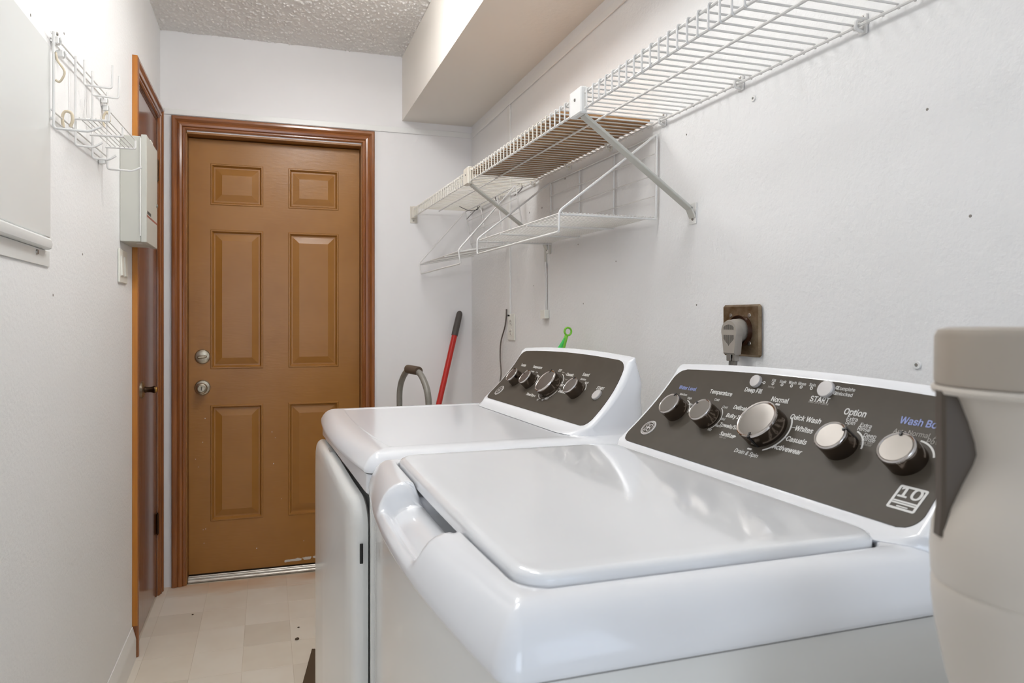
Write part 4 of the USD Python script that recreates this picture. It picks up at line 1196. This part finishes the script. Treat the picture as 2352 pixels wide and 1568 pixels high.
BY0, BY1, BXO, BZ0, BZ1 = 2.4117, 2.60, -0.3925, 1.511, 1.874
eb = thing('intercom_box', 'pale grey metal wall cabinet with hinged front by the left wooden door', 'cabinet', (XL, 2.5, BZ0))
part(eb, 'body', cb([XL + 0.0005, BY0, BZ0], [BXO - 0.0185, BY1, BZ1 - 0.004], 0.0015), 'cabinet_grey', False)
part(eb, 'door', cb([BXO - 0.018, BY0 - 0.001, BZ0 - 0.001], [BXO, BY1 + 0.034, BZ1 + 0.002], 0.0015), 'cabinet_grey', False)
part(eb, 'hinge', tube([(BXO - 0.0195, BY0 - 0.0015, BZ0 + 0.02), (BXO - 0.0195, BY0 - 0.0015, BZ1 - 0.01)], 0.0026, 8), 'screw_white', 50)
part(eb, 'lock', lathe([(0, 0), (0.007, 0), (0.007, 0.003), (0.005, 0.005), (0, 0.005)], 18, (BXO, 2.617, 1.668), (1, 0, 0)), 'screw', 30)
part(eb, 'stripe', cb([BXO - 0.0005, BY0 + 0.002, 1.602], [BXO + 0.0006, BY1 + 0.032, 1.6042], 0.0001), 'red_line', False)
for k in range(6):
    y = BY0 + 0.012 + 0.0125 * k
    part(eb, 'printed_mark', cat_([cb([BXO - 0.0004, y, 1.6085], [BXO + 0.0005, y + 0.0022, 1.6195], 0.0001), cb([BXO - 0.0004, y + 0.006, 1.6085], [BXO + 0.0005, y + 0.0082, 1.6195], 0.0001), cb([BXO - 0.0004, y, 1.6175 - 0.0045 * (k % 3)], [BXO + 0.0005, y + 0.0082, 1.6195 - 0.0045 * (k % 3)], 0.0001)]), 'slot_dark', False)
part(eb, 'stripe', cb([BXO - 0.0005, BY0 + 0.002, 1.5985], [BXO + 0.0006, BY1 + 0.032, 1.6003], 0.0001), 'red_line', False)
part(eb, 'knockout', lathe([(0, 0), (0.011, 0), (0.011, 0.0012), (0, 0.0012)], 20, (XL + 0.05, 2.47, BZ0), (0, 0, -1)), 'screw_white', 30)
part(eb, 'transformer', cb([XL + 0.052, 2.53, BZ1 - 0.0045], [XL + 0.078, 2.575, BZ1 + 0.017], 0.002), 'ivory', False)

sw = thing('light_switch', 'ivory light switch plate under the grey wall cabinet', 'light switch', (XL, 2.44, 1.425))
part(sw, 'cover_plate', cb([XL + 0.0005, 2.378, 1.370], [XL + 0.0065, 2.505, 1.484], 0.0025), 'ivory', False)
for y in (2.413, 2.468):
    part(sw, 'rocker', loft([[(XL + 0.0063, y - 0.016, 1.394), (XL + 0.0063, y + 0.016, 1.394), (XL + 0.0063, y + 0.016, 1.461), (XL + 0.0063, y - 0.016, 1.461)], [(XL + 0.012, y - 0.0155, 1.395), (XL + 0.012, y + 0.0155, 1.395), (XL + 0.0085, y + 0.0155, 1.460), (XL + 0.0085, y - 0.0155, 1.460)]]), 'ivory', False)

# ------------------------------------------------------------------ wall anchors and holes
for y, z, lb in ((1.2102, 1.7364, 'small white screw anchor on the right wall below the shelf'), (0.948, 1.7815, 'round screw washer under the shelf clip near the top right'), (0.655, 1.83, 'small white anchor at the top right edge of the right wall'), (0.8313, 1.1657, 'chipped plaster anchor on the right wall above the washing machine control panel')):
    a = thing('wall_anchor', lb, 'wall anchor', (XR, y, z), 'plastic anchors in the right wall')
    part(a, 'collar', lathe([(0.003, 0), (0.0075, 0), (0.0065, 0.0022), (0.003, 0.0024), (0.003, 0)], 18, (XR - 0.0004, y, z), (-1, 0, 0)), 'trim_white', 35)
    part(a, 'screw', lathe([(0, 0), (0.003, 0), (0.0025, 0.0016), (0, 0.0018)], 12, (XR - 0.0004, y, z), (-1, 0, 0)), 'screw', 30)

# ------------------------------------------------------------------ the counter beside the camera and the jug standing on it
struct('counter', cat_([cb([0.386, -0.40, 0.935], [XR - 0.001, 0.357, 0.965], 0.004), bx([0.40, -0.38, 0.0005], [XR - 0.001, 0.345, 0.936])]), 'trim_white', 'white counter beside the camera that carries the grey jug')
JC = np.array([0.4625, 0.2865])
jg = thing('jug', 'large grey plastic jug with taupe cap at the right edge before the washing machine', 'jug', (JC[0], JC[1], 0.9652))
J = lambda p, n=48: lathe(p, n, (JC[0], JC[1], 0))
part(jg, 'body', J([(0, 0.9655), (0.034, 0.9655), (0.038, 0.968), (0.043, 0.985), (0.049, 1.01), (0.0545, 1.04), (0.0565, 1.06), (0.0565, 1.0695), (0.0555, 1.0715), (0.0565, 1.0735), (0.0572, 1.09), (0.056, 1.105), (0.052, 1.12), (0.046, 1.135), (0.0402, 1.148), (0.0385, 1.154), (0.0395, 1.162), (0.043, 1.175), (0.0475, 1.188), (0.0505, 1.1935), (0, 1.1935)]), 'jug', 40)
part(jg, 'collar', J([(0.046, 1.1915), (0.0555, 1.1915), (0.0565, 1.194), (0.0555, 1.1965), (0.046, 1.1965)]), 'jug', 40)
part(jg, 'cap', J([(0, 1.197), (0.054, 1.197), (0.0548, 1.199), (0.0545, 1.228), (0.0525, 1.2325), (0.047, 1.234), (0, 1.234)]), 'jug_cap', 40)
# dark moulded grip bridging the waist on the left side
ax, nx = np.array([-0.86, 0.51]), np.array([0.51, 0.86])
WP = [(1.101, 0.0555), (1.12, 0.050), (1.135, 0.044), (1.148, 0.0385), (1.154, 0.037), (1.162, 0.038), (1.175, 0.0415), (1.188, 0.046), (1.1935, 0.0495)]
wr = []
for z, r in WP:
    ro = max(0.0562, r + 0.002)
    wr.append([(JC[0] + ax[0] * q + nx[0] * w, JC[1] + ax[1] * q + nx[1] * w, z) for q, w in ((r - 0.004, -0.006), (ro - 0.002, -0.006), (ro, -0.004), (ro, 0.004), (ro - 0.002, 0.006), (r - 0.004, 0.006))])
part(jg, 'handle', loft(wr), 'jug_clear', 40, 'dark moulded grip at the waist')

# ------------------------------------------------------------------ ceiling lamps (above the frame)
for k, (lx, ly, _) in enumerate(LAMPS):
    cl = thing('ceiling_light', ('round white ceiling lamp above the washing machine', 'round white ceiling lamp nearer the brown door', 'round white ceiling lamp behind the camera')[k], 'ceiling lamp', (lx, ly, 2.472), 'ceiling lamps')
    part(cl, 'base', lathe([(0, 2.535), (0.05, 2.535), (0.075, 2.56), (0.08, 2.596), (0, 2.596)], 40, (lx, ly, 0)), 'trim_white', 35)
    part(cl, 'glass', lathe([(0, 2.472), (0.07, 2.474), (0.125, 2.481), (0.15, 2.493), (0.156, 2.507), (0.146, 2.522), (0.11, 2.532), (0, 2.5345)], 40, (lx, ly, 0)), 'glass_lamp%d' % k, 40)
